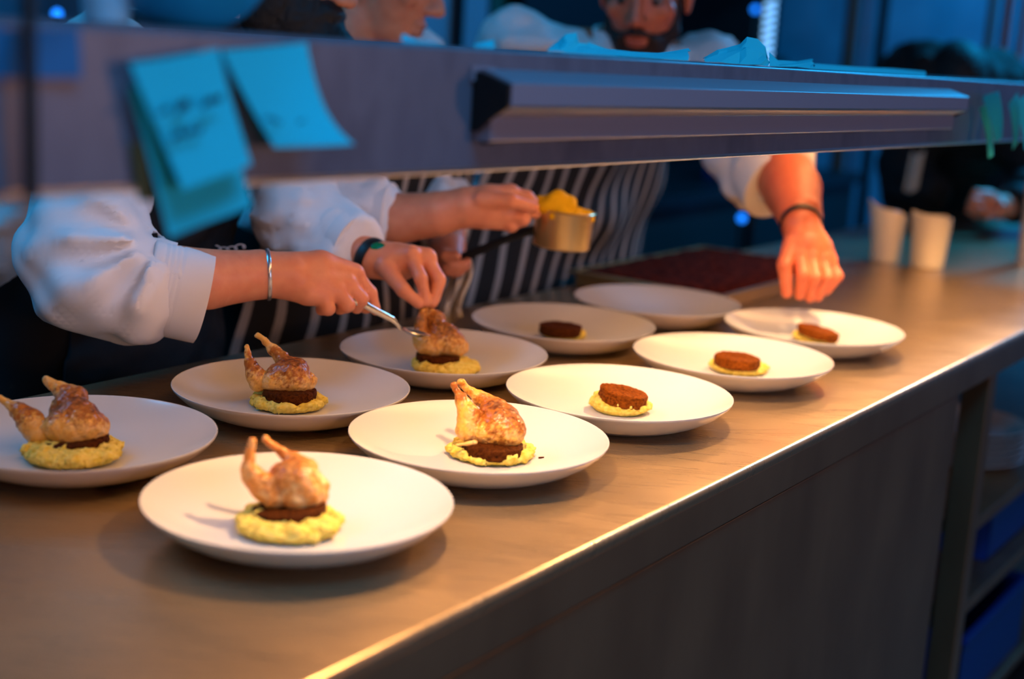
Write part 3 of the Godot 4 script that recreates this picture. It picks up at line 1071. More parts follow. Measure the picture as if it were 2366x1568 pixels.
func quail(i: int, label: String, bones: Array, browned: Array, more: float, pale: Color) -> void:
	var d := on_plate(i)
	var f := Flesh.new(0.0018, 680.0)
	var s := d / F
	for b in bones:
		f.bone(at(b[0][0], b[0][1], d + b[0][2]), at(b[1][0], b[1][1], d + b[1][2]), b[0][3] * s, b[1][3] * s)
	var spots := []
	for k in browned:
		spots.append([at(k[0], k[1], d - 0.004), k[2] * s])
	f.bump = func(p: Vector3) -> float: return noise.get_noise_3dv(p * 110.0) * 0.0016 + noise.get_noise_3dv(p * 420.0) * 0.0006
	f.paint = func(p: Vector3) -> Color:
		# roasted patches with ragged outlines where the skin browned, pale fat elsewhere
		var near := 0.0
		for k in spots:
			near = maxf(near, 1.30 - p.distance_to(k[0]) / (k[1] + 0.012))
		var n := noise.get_noise_3dv(p * 150.0) * 0.55 + noise.get_noise_3dv(p * 480.0) * 0.35
		var t := smoothstep(0.05, 0.45, near * 0.9 + n * 0.8 - 0.25 + more * 0.25)
		var u := smoothstep(-0.25, 0.5, noise.get_noise_3dv(p * 85.0 + Vector3(9, 3, 5)))
		var base := pale.lerp(Color(0.74, 0.47, 0.19), u * 0.7)
		var deep := smoothstep(0.55, 0.95, near * 0.75 + n * 0.9)
		return base.lerp(Color(0.36, 0.11, 0.016).lerp(Color(0.11, 0.028, 0.008), deep), t * minf(1.0, 0.50 + more * 0.8))
	solo("roast_quail", label, "quail", f.build(), M["roast skin"], "roast quails on the plates")

# ------------------------------------------------------------------ the cooks
func pts(a: Array) -> Array:
	var o := []
	for p in a:
		o.append(p if p is Vector3 else at(p[0], p[1], p[2]))
	return o
func mm(a: Array) -> Array:
	var o := []
	for r in a:
		o.append(r * 0.001)
	return o

func hand(chains: Array, cell := 0.0027) -> Buf:
	var f := Flesh.new(cell, 620.0)
	for c in chains:
		var r := mm(c[1])
		if c[1].size() == 3 and c[1][0] < 19.0 and c[1][2] < 12.5:
			for i in 3:
				r[i] *= 0.84      # fingers slim, so that they stay apart
		f.chain(pts(c[0]), r)
	return f.build()

func frame(forward: Vector3, up: Vector3) -> Basis:
	var z := forward.normalized()
	var x := up.cross(z).normalized()
	return Basis(x, z.cross(x), z)

func head(c: Vector3, b: Basis, neck: Vector3) -> Buf:
	var f := Flesh.new(0.0042, 260.0)
	var e := func(p: Vector3, r: Vector3) -> void: f.egg(c + b * p, b, r)
	e.call(Vector3(0, 0.045, -0.015), Vector3(0.074, 0.092, 0.094))
	e.call(Vector3(0, -0.02, 0.030), Vector3(0.060, 0.075, 0.064))
	e.call(Vector3(0, -0.070, 0.035), Vector3(0.047, 0.042, 0.050))
	e.call(Vector3(0, -0.099, 0.062), Vector3(0.022, 0.017, 0.020))
	for s in [-1.0, 1.0]:
		e.call(Vector3(s * 0.042, -0.012, 0.060), Vector3(0.022, 0.020, 0.022))
		e.call(Vector3(s * 0.078, -0.005, -0.006), Vector3(0.009, 0.032, 0.020))
		e.call(Vector3(s * 0.082, 0.012, -0.010), Vector3(0.008, 0.018, 0.015))
		e.call(Vector3(s * 0.012, -0.025, 0.101), Vector3(0.009, 0.008, 0.010))
		e.call(Vector3(s * 0.028, 0.030, 0.080), Vector3(0.026, 0.010, 0.014))
		f.hole(c + b * Vector3(s * 0.032, 0.010, 0.098), b, Vector3(0.016, 0.011, 0.016))
	f.bone(c + b * Vector3(0, 0.022, 0.090), c + b * Vector3(0, -0.020, 0.113), 0.008, 0.0115)
	e.call(Vector3(0, -0.052, 0.092), Vector3(0.024, 0.007, 0.010))
	e.call(Vector3(0, -0.066, 0.089), Vector3(0.021, 0.008, 0.011))
	f.hole(c + b * Vector3(0, -0.0585, 0.106), b, Vector3(0.024, 0.0022, 0.010))
	f.bone(c + b * Vector3(0, -0.06, -0.015), neck, 0.052, 0.060)
	return f.build()

func eyes(parent: Node3D, c: Vector3, b: Basis) -> void:
	for s in [-1.0, 1.0]:
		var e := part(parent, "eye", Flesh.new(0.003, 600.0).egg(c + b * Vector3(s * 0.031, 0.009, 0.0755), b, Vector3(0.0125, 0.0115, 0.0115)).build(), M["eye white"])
		part(e, "iris", Flesh.new(0.0016, 900.0).egg(c + b * Vector3(s * 0.031, 0.007, 0.0862), b, Vector3(0.0055, 0.0055, 0.0022)).build(), M["eye iris"])
		part(parent, "eyebrow", Flesh.new(0.0024, 500.0).chain([c + b * Vector3(s * 0.012, 0.030, 0.094), c + b * Vector3(s * 0.034, 0.036, 0.089), c + b * Vector3(s * 0.050, 0.030, 0.074)], [0.0042, 0.0045, 0.003]).build(), M["brown hair"])
	var l := Flesh.new(0.0026, 600.0)
	l.egg(c + b * Vector3(0, -0.0535, 0.0965), b, Vector3(0.021, 0.0042, 0.0065))
	l.egg(c + b * Vector3(0, -0.0645, 0.0945), b, Vector3(0.018, 0.005, 0.0065))
	part(parent, "lips", l.build(), M["lips"])

func hair(c: Vector3, b: Basis, extra: float) -> Buf:
	var f := Flesh.new(0.006, 200.0)
	f.egg(c + b * Vector3(0, 0.048, -0.020), b, Vector3(0.076, 0.094, 0.094) + Vector3.ONE * extra)
	f.cut(c + b * Vector3(0, 0.055, 0.055), b * Vector3(0, -0.55, 0.85))
	f.cut(c + b * Vector3(0, -0.035, -0.06), b * Vector3(0, -0.9, 0.45))
	f.bump = func(p: Vector3) -> float: return noise.get_noise_3dv(p * 90.0) * 0.004
	return f.build()

# limbs of the body under the clothes; bones as [a, b, ra, rb] in metres
func trunk(hips: Vector3, chest: Vector3, neck: Vector3, sr: Vector3, sl: Vector3, arms: Array) -> Buf:
	var f := Flesh.new(0.013, 60.0)
	f.bone(hips, chest, 0.115, 0.12)
	f.bone(sr, sl, 0.052, 0.052)
	f.bone(chest, neck, 0.10, 0.06)
	for a in arms:
		f.chain(a[0], a[1])
	return f.build()

func fold(p: Vector3, s: float) -> float:
	var q := Vector3(p.x * 6.0 + p.y * 9.0, p.y * 14.0 - p.x * 12.0, p.z * 6.0)
	return smooth_noise.get_noise_3dv(q) * 0.013 * s + smooth_noise.get_noise_3dv(p * 26.0) * 0.005 * s

func legs(t: Node3D, hips: Vector3) -> void:
	var f := Flesh.new(0.018, 60.0)
	f.bone(hips + Vector3(-0.06, 0.03, 0), hips + Vector3(0.06, 0.03, 0), 0.13, 0.13)
	for s in [-1.0, 1.0]:
		f.chain([hips + Vector3(s * 0.09, -0.05, 0), Vector3(hips.x + s * 0.11, 0.48, hips.z + 0.02), Vector3(hips.x + s * 0.11, 0.10, hips.z - 0.02)], [0.10, 0.075, 0.065])
	part(t, "trousers", f.build(), M["trousers cloth"])
	for s in [-1.0, 1.0]:
		var g := Flesh.new(0.014, 80.0).bone(Vector3(hips.x + s * 0.11, 0.055, hips.z - 0.05), Vector3(hips.x + s * 0.12, 0.045, hips.z + 0.13), 0.05, 0.042)
		g.cut(Vector3(0, 0.001, 0), Vector3.DOWN)
		part(t, "shoe", g.build(), M["black plastic"])

func cuff(parent: Node3D, a: Vector3, b: Vector3, r: float, wide: float) -> void:
	# a turned-up cuff: open tube with a rolled mouth and rows of stitching pressed in
	var n := 34
	var path := []
	var rad := []
	for i in n:
		var t := float(i) / (n - 1)
		path.append(a.lerp(b, t))
		var g := 0.0
		for s in [0.20, 0.29, 0.38, 0.47]:
			g += exp(-pow((t - s) / 0.016, 2.0))
		rad.append(lerpf(r, r * wide, t) * (0.965 if t < 0.03 else 1.0) - 0.0022 * g)
	for i in 12:
		var t := 1.0 - i / 11.0 * 0.8
		path.append(a.lerp(b, t) + (b - a).normalized() * (0.001 if i == 0 else 0.0))
		rad.append(lerpf(r, r * wide, t) - 0.0035)
	var bb := tube(Buf.new(), path, rad, 60, Vector3.UP, func(t: float, ang: float) -> float: return 1.0 + 0.035 * sin(ang * 2.0 + 0.6) + 0.02 * sin(ang * 3.0 + t))
	part(parent, "cuff", bb, M["jacket cotton"], "", 50.0, false)

func ring(parent: Node3D, called: String, c: Vector3, axis: Vector3, r: Vector2, thick: Vector2, m: Material, side := Vector3.UP) -> MeshInstance3D:
	var path := []
	var rad := []
	var z := axis.normalized()
	var x := (side - z * side.dot(z)).normalized()
	var y := z.cross(x)
	var b := Buf.new()
	var n := 40
	var k := 8
	for i in n:
		var a := TAU * i / n
		var o := x * cos(a) * r.x + y * sin(a) * r.y
		var d := o.normalized()
		for j in k:
			var w := TAU * j / k
			b.add(c + o + d * cos(w) * thick.x + z * sin(w) * thick.y)
	for i in n:
		for j in k:
			var i2 := (i + 1) % n
			var j2 := (j + 1) % k
			b.quad(i * k + j, i * k + j2, i2 * k + j2, i2 * k + j)
	return part(parent, called, b, m, "", 60.0)

# a striped apron: corners tl, tr, br, bl as points, swelling towards the pass
func striped(t: Node3D, c: Array, swell: float, sd: int, waves: float) -> void:
	var g := []
	for i in 41:
		var col := []
		for j in 31:
			var u := i / 40.0
			var v := j / 30.0
			var p: Vector3 = c[0].lerp(c[1], u).lerp(c[3].lerp(c[2], u), v)
			p.z += swell * (1.0 - pow(2.0 * u - 1.0, 2.0)) + waves * sin(u * 19.0 + v * 2.2 + sd) * (0.4 + v) + smooth_noise.get_noise_3d(u * 3.0 + sd, v * 2.5, 1.0) * 0.018
			p.x += waves * 0.8 * sin(v * 8.0 + u * 3.0 + sd)
			col.append(p)
		g.append(col)
	part(t, "striped_apron", sheet(Buf.new(), g, 0.003), M["striped apron"], "dark apron with thin white stripes", 60.0)

func people() -> void:
	cook_with_spoon()
	cook_in_profile()
	bearded_cook()
	cook_in_black()

func cook_with_spoon() -> void:
	var hips := Vector3(1.36, 0.93, -1.66)
	var chest := Vector3(1.40, 1.22, -1.60)
	var neck := Vector3(1.46, 1.36, -1.52)
	var sr := at(232, 170, 1.90)
	var sl := at(650, 190, 2.14)
	var er := at(186, 612, 1.70)
	var wr := at(640, 634, 1.78)
	var el := at(690, 500, 2.02)
	var wl := at(862, 598, 1.945)
	var t := thing("person", "person in white sleeves and dark apron spooning and pinching a quail", "person", Vector3(1.36, 0, -1.66))
	var b := trunk(hips, chest, neck, sr, sl, [[[sr, er], [0.048, 0.042]], [[sl, el], [0.048, 0.040]]])
	b.merge(hand([
			[[[240, 622, 1.71], [480, 645, 1.745], [600, 634, 1.775]], [42, 36.5, 30.5]], [[[600, 634, 1.775], [668, 634, 1.785]], [30.5, 27]],
			[[[655, 626, 1.785], [740, 618, 1.805], [818, 632, 1.825]], [24, 22, 14]], [[[655, 640, 1.785], [740, 648, 1.80], [800, 654, 1.812]], [25, 22, 14]], [[[655, 645, 1.785], [730, 664, 1.795], [778, 672, 1.80]], [24, 20, 14]], [[[660, 650, 1.785], [712, 674, 1.785], [746, 684, 1.79]], [22, 17, 13]],
			[[[818, 632, 1.825], [854, 676, 1.84], [868, 716, 1.845]], [13, 11, 8.5]],
			[[[800, 654, 1.812], [834, 690, 1.82], [824, 712, 1.826]], [13, 11.5, 9]],
			[[[778, 672, 1.80], [802, 704, 1.803], [786, 714, 1.815]], [13, 11.5, 9]],
			[[[746, 684, 1.79], [758, 712, 1.788], [742, 716, 1.80]], [12, 10.5, 8.5]],
			[[[690, 640, 1.82], [780, 680, 1.85], [846, 712, 1.855]], [15, 12, 9]]]))
	b.merge(hand([
			[[[700, 510, 2.015], [800, 566, 1.97], [862, 598, 1.945]], [38, 31, 25]],
			[[[862, 598, 1.945], [905, 602, 1.94], [950, 590, 1.925]], [25, 24, 15]], [[[862, 600, 1.945], [920, 600, 1.945], [985, 596, 1.935]], [24, 23, 15]], [[[868, 604, 1.95], [915, 612, 1.955], [976, 604, 1.955]], [22, 21, 14]], [[[872, 608, 1.955], [915, 624, 1.965], [962, 614, 1.97]], [20, 18, 13]],
			[[[950, 590, 1.925], [972, 642, 1.908], [986, 698, 1.912]], [13, 10.5, 8.2]],
			[[[985, 596, 1.935], [1014, 646, 1.925], [1001, 700, 1.920]], [13, 11, 8.2]],
			[[[976, 604, 1.955], [1014, 652, 1.95], [1006, 692, 1.945]], [12, 10.5, 8.2]],
			[[[962, 614, 1.97], [1000, 660, 1.968], [996, 692, 1.958]], [11, 9.5, 7.8]],
			[[[890, 616, 1.925], [932, 670, 1.905], [968, 702, 1.905]], [17, 11.5, 8.5]]]))
	var hc := at(650, -104, 2.0)
	var hb := frame(Vector3(0.50, -0.34, 0.80), Vector3(0.2, 1, 0.25))
	b.merge(head(hc, hb, neck))
	part(t, "body", b, M["skin"], "bare forearms, hands and head")
	part(t, "hair", hair(hc, hb, 0.008), M["black hair"])
	var be := Flesh.new(0.006, 160.0)
	be.egg(hc + hb * Vector3(0, -0.070, 0.036), hb, Vector3(0.062, 0.062, 0.072))
	be.egg(hc + hb * Vector3(0, -0.104, 0.100), hb, Vector3(0.046, 0.048, 0.056))
	be.egg(hc + hb * Vector3(0, -0.112, 0.010), hb, Vector3(0.060, 0.050, 0.060))
	be.egg(hc + hb * Vector3(0, -0.045, 0.094), hb, Vector3(0.034, 0.012, 0.020))
	for s in [-1.0, 1.0]:
		be.egg(hc + hb * Vector3(s * 0.060, -0.050, 0.006), hb, Vector3(0.020, 0.055, 0.036))
	be.bump = func(p: Vector3) -> float: return noise.get_noise_3dv(p * 90.0) * 0.004
	part(t, "beard", be.build(), M["black hair"], "full black beard")
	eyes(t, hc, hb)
	# jacket
	var j := Flesh.new(0.011, 70.0)
	j.bone(hips, chest, 0.150, 0.150)
	j.bone(sr + Vector3(0.02, 0, 0), sl, 0.068, 0.068)
	j.bone(chest, neck, 0.12, 0.075)
	j.bone(at(70, 330, 1.98), at(10, 560, 1.96), 0.075, 0.075)
	j.bone(sl, el, 0.066, 0.058)
	j.bone(el, at(800, 562, 1.97), 0.056, 0.048)
	j.bump = func(p: Vector3) -> float: return fold(p, 1.0)
	part(t, "jacket", j.build(), M["jacket cotton"], "white cotton chef jacket")
	var s := Flesh.new(0.0062, 90.0)
	s.chain([at(232, 170, 1.90), at(222, 400, 1.79), at(196, 560, 1.715)], [0.070, 0.068, 0.070])
	s.chain([at(190, 590, 1.705), at(215, 640, 1.70), at(300, 668, 1.712), at(372, 668, 1.725)], [0.066, 0.066, 0.057, 0.048])
	var crook := at(372, 552, 1.69)
	s.bump = func(p: Vector3) -> float:
		# folds fan out from the crook of the elbow
		var q := p - crook
		var ang := atan2(q.dot(UP), q.dot(RT))
		var rr := q.length()
		return 0.0075 * sin(ang * 9.0 + rr * 16.0) * smoothstep(0.025, 0.06, rr) * smoothstep(0.20, 0.07, rr) + smooth_noise.get_noise_3dv(p * 16.0) * 0.008
	part(t, "sleeve", s.build(), M["jacket cotton"], "wide folded white sleeve")
	cuff(t, at(332, 657, 1.722), at(470, 690, 1.745), 0.0560, 1.0)
	cuff(t, at(770, 545, 1.985), at(822, 574, 1.962), 0.046, 1.0)
	# bib apron, with script stitched on it
	var ap := Flesh.new(0.011, 70.0)
	ap.bone(hips + Vector3(0, -0.30, 0.03), hips, 0.185, 0.170)
	ap.bone(hips, chest + Vector3(0, -0.02, 0.0), 0.166, 0.156)
	ap.bone(chest + Vector3(0, -0.03, 0.0), chest + Vector3(0.02, 0.09, 0.04), 0.156, 0.12)
	ap.cut(chest + Vector3(-0.02, 0, 0.01), Vector3(-0.20, 0, -1.0))
	ap.cut(Vector3(0, 1.36, 0), Vector3.UP)
	ap.bump = func(p: Vector3) -> float: return fold(p, 0.6)
	part(t, "apron", ap.build(), M["navy apron"], "dark navy bib apron")
	var curl := []
	var cr := []
	for i in 40:
		var u := i / 39.0
		curl.append(at(498 + 72 * u + 7.0 * sin(u * 24.0), 572 - 5.0 * cos(u * 24.0) + 4.0 * sin(u * 5.0), 1.93))
		cr.append(0.0009)
	part(t, "stitched_script", tube(Buf.new(), curl, cr, 5), M["thread"], "pale looping script")
	# bracelet and watch
	var ba := wr - at(480, 645, 1.745)
	ring(t, "bracelet", at(619, 634, 1.778), ba + Vector3(0, 0.0, 0.02), Vector2(0.0315, 0.0315), Vector2(0.0016, 0.0026), M["silver"])
	var wa := wl - at(800, 566, 1.97)
	var wt := ring(t, "watch", at(858, 596, 1.947), wa, Vector2(0.0275, 0.0275), Vector2(0.0016, 0.008), M["watch strap"])
	var wf := at(874, 574, 1.925)
	part(wt, "watch_face", Flesh.new(0.0018, 700.0).egg(wf, frame(EYE - wf + Vector3(0, 0.6, 0), Vector3.UP), Vector3(0.012, 0.009, 0.0035)).build(), M["watch glass"], "green glinting watch face")
	legs(t, hips)

func cook_in_profile() -> void:
	var hips := Vector3(1.86, 0.93, -1.80)
	var chest := Vector3(1.86, 1.22, -1.72)
	var neck := Vector3(1.84, 1.34, -1.62)
	var sr := Vector3(1.68, 1.31, -1.70)
	var sl := Vector3(2.04, 1.31, -1.66)
	var er := at(740, 486, 2.16)
	var el := at(1000, 470, 2.45)
	var t := thing("person", "person in profile wearing striped apron, ladling mash with bare forearm", "person", Vector3(1.86, 0, -1.80))
	var b := trunk(hips, chest, neck, sr, sl, [[[sr, er], [0.048, 0.042]], [[sl, el], [0.048, 0.04]]])
	b.merge(hand([
			[[[740, 486, 2.16], [920, 505, 2.13], [1010, 494, 2.115], [1078, 478, 2.11]], [44, 38, 33, 29]],
			[[[1078, 478, 2.11], [1130, 466, 2.11], [1178, 448, 2.115]], [29, 26, 16]], [[[1078, 478, 2.11], [1130, 472, 2.11], [1174, 472, 2.11]], [29, 26, 16]], [[[1080, 482, 2.11], [1130, 486, 2.11], [1166, 494, 2.11]], [28, 24, 16]], [[[1082, 486, 2.11], [1120, 498, 2.11], [1150, 508, 2.115]], [26, 20, 15]],
			[[[1178, 448, 2.115], [1218, 456, 2.12], [1244, 480, 2.125]], [15, 12.5, 9]],
			[[[1174, 472, 2.11], [1222, 482, 2.112], [1238, 494, 2.122]], [15, 13, 10]],
			[[[1166, 494, 2.11], [1208, 506, 2.108], [1196, 514, 2.122]], [14, 12.5, 10]],
			[[[1150, 508, 2.115], [1182, 521, 2.112], [1168, 520, 2.125]], [13, 11.5, 9]],
			[[[1112, 462, 2.09], [1180, 464, 2.082], [1234, 478, 2.10]], [18, 13, 9.5]]], 0.0032))
	b.merge(hand([
			[[[1000, 470, 2.45], [1030, 540, 2.30], [1036, 570, 2.25]], [40, 32, 27]],
			[[[1036, 570, 2.25], [1040, 600, 2.22]], [28, 22]],
			[[[1030, 596, 2.22], [1036, 622, 2.19], [1046, 612, 2.18]], [12, 11, 9]], [[[1040, 598, 2.22], [1048, 626, 2.19], [1058, 614, 2.18]], [12, 11, 9]], [[[1050, 598, 2.22], [1062, 622, 2.19], [1070, 610, 2.18]], [12, 11, 9]], [[[1058, 594, 2.23], [1074, 614, 2.20], [1080, 604, 2.19]], [11, 10, 8]],
			[[[1024, 586, 2.22], [1032, 592, 2.18], [1056, 590, 2.17]], [13, 11, 9]]], 0.0034))
	var hc := at(877, -58, 2.36)
	var hb := frame(Vector3(0.52, -0.30, 0.80), Vector3(0.1, 1, 0.2))
	b.merge(head(hc, hb, neck))
	part(t, "body", b, M["skin"], "bare forearm, hands and face in profile")
	part(t, "hair", hair(hc, hb, 0.006), M["brown hair"])
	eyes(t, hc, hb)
	var j := Flesh.new(0.011, 70.0)
	j.bone(hips, chest, 0.150, 0.150)
	j.bone(sr, sl, 0.066, 0.066)
	j.bone(chest, neck + Vector3(0, -0.04, -0.03), 0.12, 0.062)
	j.chain([sr, er, at(860, 496, 2.14)], [0.068, 0.064, 0.054])
	j.chain([sl, el, at(1020, 500, 2.38)], [0.066, 0.056, 0.05])
	j.bump = func(p: Vector3) -> float: return fold(p, 1.1)
	part(t, "jacket", j.build(), M["jacket cotton"], "white cotton chef jacket")
	cuff(t, at(826, 494, 2.143), at(902, 503, 2.133), 0.050, 1.04)
	striped(t, [on_z(655, 340, -1.56), on_z(1090, 340, -1.56), on_z(1050, 960, -1.56), on_z(505, 960, -1.56)], 0.11, 1, 0.0015)
	# towel hanging from the pan hand
	var g := []
	for i in 9:
		var col := []
		for k in 13:
			var u := i / 8.0
			var v := k / 12.0
			var p := at(lerpf(1036, 1086, u) - 16.0 * v + 8.0 * sin(v * 6.0), lerpf(602, 742, v) + 10.0 * sin(u * 5.0), 2.225 + 0.018 * sin(u * 9.0 + v * 3.0))
			col.append(p)
		g.append(col)
	part(t, "towel", sheet(Buf.new(), g, 0.004), M["towel"], "white towel bunched under the pan handle", 60.0)
	legs(t, hips)

func bearded_cook() -> void:
	var hips := Vector3(2.52, 0.93, -1.74)
	var chest := Vector3(2.45, 1.18, -1.63)
	var neck := at(1452, 138, 2.66)
	var sr := at(1196, 112, 2.68)
	var sl := at(1640, 172, 2.72)
	var el := at(1808, 392, 2.50)
	var er := at(1150, 430, 2.90)
	var wl := at(1850, 528, 2.305)
	var t := thing("person", "bearded person in striped apron reaching over the far plate", "person", Vector3(2.52, 0, -1.74))
	var b := trunk(hips, chest, neck, sr, sl, [[[sr, er, at(1170, 600, 2.92)], [0.048, 0.042, 0.035]], [[sl, el], [0.050, 0.046]]])
	b.merge(hand([
			[[[1804, 386, 2.505], [1830, 440, 2.43], [1849, 500, 2.34], [1852, 528, 2.305]], [53, 50, 36, 29]],
			[[[1852, 528, 2.305], [1850, 560, 2.285], [1846, 584, 2.275]], [29, 26, 16]], [[[1852, 528, 2.305], [1866, 562, 2.29], [1872, 588, 2.28]], [29, 26, 16]], [[[1856, 530, 2.305], [1882, 566, 2.295], [1896, 592, 2.29]], [28, 24, 16]], [[[1860, 532, 2.31], [1894, 572, 2.305], [1914, 602, 2.305]], [26, 20, 15]],
			[[[1846, 584, 2.275], [1854, 634, 2.256], [1848, 682, 2.268]], [14, 12, 10]],
			[[[1872, 588, 2.28], [1883, 640, 2.262], [1872, 688, 2.274]], [14, 12, 10]],
			[[[1896, 592, 2.29], [1911, 640, 2.275], [1890, 686, 2.284]], [13.5, 11.5, 9.5]],
			[[[1914, 602, 2.305], [1934, 638, 2.298], [1910, 672, 2.30]], [12.5, 11, 9]],
			[[[1828, 562, 2.275], [1812, 612, 2.258], [1818, 676, 2.262]], [16, 13.5, 11]]], 0.003))
	var hc := at(1492, -16, 2.60)
	var hb := frame(EYE - hc + Vector3(-0.15, -0.75, -0.35), Vector3(0.02, 1, 0.0))
	b.merge(head(hc, hb, neck))
	part(t, "body", b, M["ruddy skin"], "flushed face, forearm and hand")
	part(t, "hair", hair(hc, hb, 0.005), M["brown hair"])
	var be := Flesh.new(0.0045, 200.0)
	be.egg(hc + hb * Vector3(0, -0.082, 0.040), hb, Vector3(0.052, 0.040, 0.056))
	be.egg(hc + hb * Vector3(0, -0.108, 0.060), hb, Vector3(0.030, 0.022, 0.028))
	be.chain([hc + hb * Vector3(-0.030, -0.058, 0.088), hc + hb * Vector3(0, -0.042, 0.102), hc + hb * Vector3(0.030, -0.058, 0.088)], [0.006, 0.0072, 0.006])
	for s in [-1.0, 1.0]:
		be.chain([hc + hb * Vector3(s * 0.060, -0.010, 0.014), hc + hb * Vector3(s * 0.053, -0.060, 0.030), hc + hb * Vector3(s * 0.032, -0.066, 0.082)], [0.011, 0.015, 0.010])
	be.hole(hc + hb * Vector3(0, -0.060, 0.100), hb, Vector3(0.024, 0.011, 0.030))
	be.bump = func(p: Vector3) -> float: return noise.get_noise_3dv(p * 160.0) * 0.003
	part(t, "beard", be.build(), M["brown hair"], "short brown beard and moustache")
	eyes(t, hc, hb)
	var j := Flesh.new(0.011, 70.0)
	j.bone(hips, chest, 0.150, 0.155)
	j.bone(sr, neck + Vector3(0, -0.05, -0.02), 0.066, 0.07)
	j.bone(sl, neck + Vector3(0, -0.05, -0.02), 0.066, 0.07)
	j.bone(chest, neck + Vector3(0, -0.06, -0.02), 0.12, 0.075)
	j.chain([sl, el], [0.070, 0.062])
	j.chain([sl + Vector3(0, -0.05, 0), at(1720, 425, 2.56)], [0.06, 0.045])
	j.chain([sr, er, at(1165, 520, 2.91)], [0.066, 0.058, 0.05])
	j.bump = func(p: Vector3) -> float: return fold(p, 1.0)
	part(t, "jacket", j.build(), M["jacket cotton"], "white cotton chef jacket")
	cuff(t, at(1752, 392, 2.53), at(1790, 432, 2.49), 0.060, 1.05)
	# standing collar
	var cg := []
	for i in 21:
		var a := -2.4 + 4.8 * i / 20.0
		var col := []
		for k in 5:
			var v := k / 4.0
			var rr := 0.070 + 0.012 * v
			col.append(neck + hb.x * sin(a) * rr + Vector3(-0.85, 0, 0.5) * cos(a) * rr * 0.9 + Vector3(0, 0.045 - 0.06 * v + 0.02 * (1.0 - cos(a)) * 0.5, 0))
		cg.append(col)
	part(t, "collar", sheet(Buf.new(), cg, 0.004), M["jacket cotton"], "", 60.0)
	striped(t, [on_z(1150, 300, -1.50), on_z(1560, 330, -1.43), on_z(1420, 760, -1.46), on_z(990, 800, -1.52)], 0.06, 3, 0.0035)
	var wt := ring(t, "watch", at(1851, 518, 2.317), wl - at(1836, 450, 2.42), Vector2(0.0335, 0.0335), Vector2(0.0018, 0.007), M["watch strap"])
	var wf := at(1864, 514, 2.283)
	part(wt, "watch_face", Flesh.new(0.002, 700.0).egg(wf, frame(EYE - wf, Vector3.UP), Vector3(0.006, 0.006, 0.003)).build(), M["brass"], "small brass watch crown")
	legs(t, hips)

func cook_in_black() -> void:
	var hips := Vector3(4.55, 0.93, -1.45)
	var t := thing("person", "person in black bent over the far end of the worktop", "person", Vector3(4.55, 0, -1.45))
	var chest := Vector3(4.28, 1.20, -1.28)
	var neck := Vector3(4.10, 1.27, -1.20)
	var sr := at(2090, 250, 4.15)
	var sl := at(2320, 260, 4.05)
	var el := at(2420, 420, 3.95)
	var er := at(2100, 420, 4.1)
	var b := trunk(hips, chest, neck, sr, sl, [[[sl, el], [0.05, 0.042]], [[sr, er], [0.05, 0.042]]])
	b.merge(hand([
			[[el, [2350, 470, 3.85], [2310, 478, 3.80]], [42, 34, 30]],
			[[[2310, 478, 3.80], [2276, 462, 3.76]], [32, 30]],
			[[[2290, 450, 3.76], [2256, 446, 3.74], [2242, 470, 3.75]], [15, 14, 12]], [[[2284, 464, 3.75], [2250, 464, 3.73], [2240, 486, 3.75]], [15, 14, 12]], [[[2290, 478, 3.75], [2262, 484, 3.73], [2252, 498, 3.76]], [15, 13, 11]], [[[2302, 486, 3.76], [2284, 496, 3.74], [2274, 502, 3.76]], [14, 12, 11]],
			[[[2310, 462, 3.76], [2318, 478, 3.73], [2300, 494, 3.73]], [16, 13, 11]]], 0.005))
	var hc := at(2195, 222, 3.90)
	var hb := frame(Vector3(-0.55, -0.75, 0.35), Vector3(-0.6, 0.6, 0.4))
	b.merge(head(hc, hb, neck))
	part(t, "body", b, M["skin"], "fist and bowed head")
	part(t, "hair", hair(hc, hb, 0.012), M["black hair"])
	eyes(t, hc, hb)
	var j := Flesh.new(0.013, 60.0)
	j.bone(hips, chest, 0.17, 0.17)
	j.chain([at(2080, 172, 3.95), at(2150, 168, 3.9), at(2225, 176, 3.9), at(2290, 204, 3.95)], [0.070, 0.078, 0.076, 0.050])
	j.chain([sr, neck, sl], [0.09, 0.10, 0.09])
	j.bone(chest, neck, 0.15, 0.12)
	j.chain([sl, el, at(2345, 470, 3.84)], [0.085, 0.075, 0.05])
	j.chain([sr, er, at(2150, 440, 3.98)], [0.085, 0.07, 0.05])
	j.bump = func(p: Vector3) -> float: return fold(p, 1.0)
	part(t, "jacket", j.build(), M["black jacket"], "black jacket")
	var g := []
	for i in 9:
		var col := []
		for k in 9:
			var u := i / 8.0
			var v := k / 8.0
			col.append(at(lerpf(2122, 2104, v) + lerpf(-14, 14, u), lerpf(352, 440, v) + 6.0 * sin(u * 4.0), 3.78 + 0.02 * sin(u * 7.0)))
		g.append(col)
	part(t, "towel", sheet(Buf.new(), g, 0.004), M["towel"], "pale towel hanging at the chest", 60.0)
	legs(t, hips)

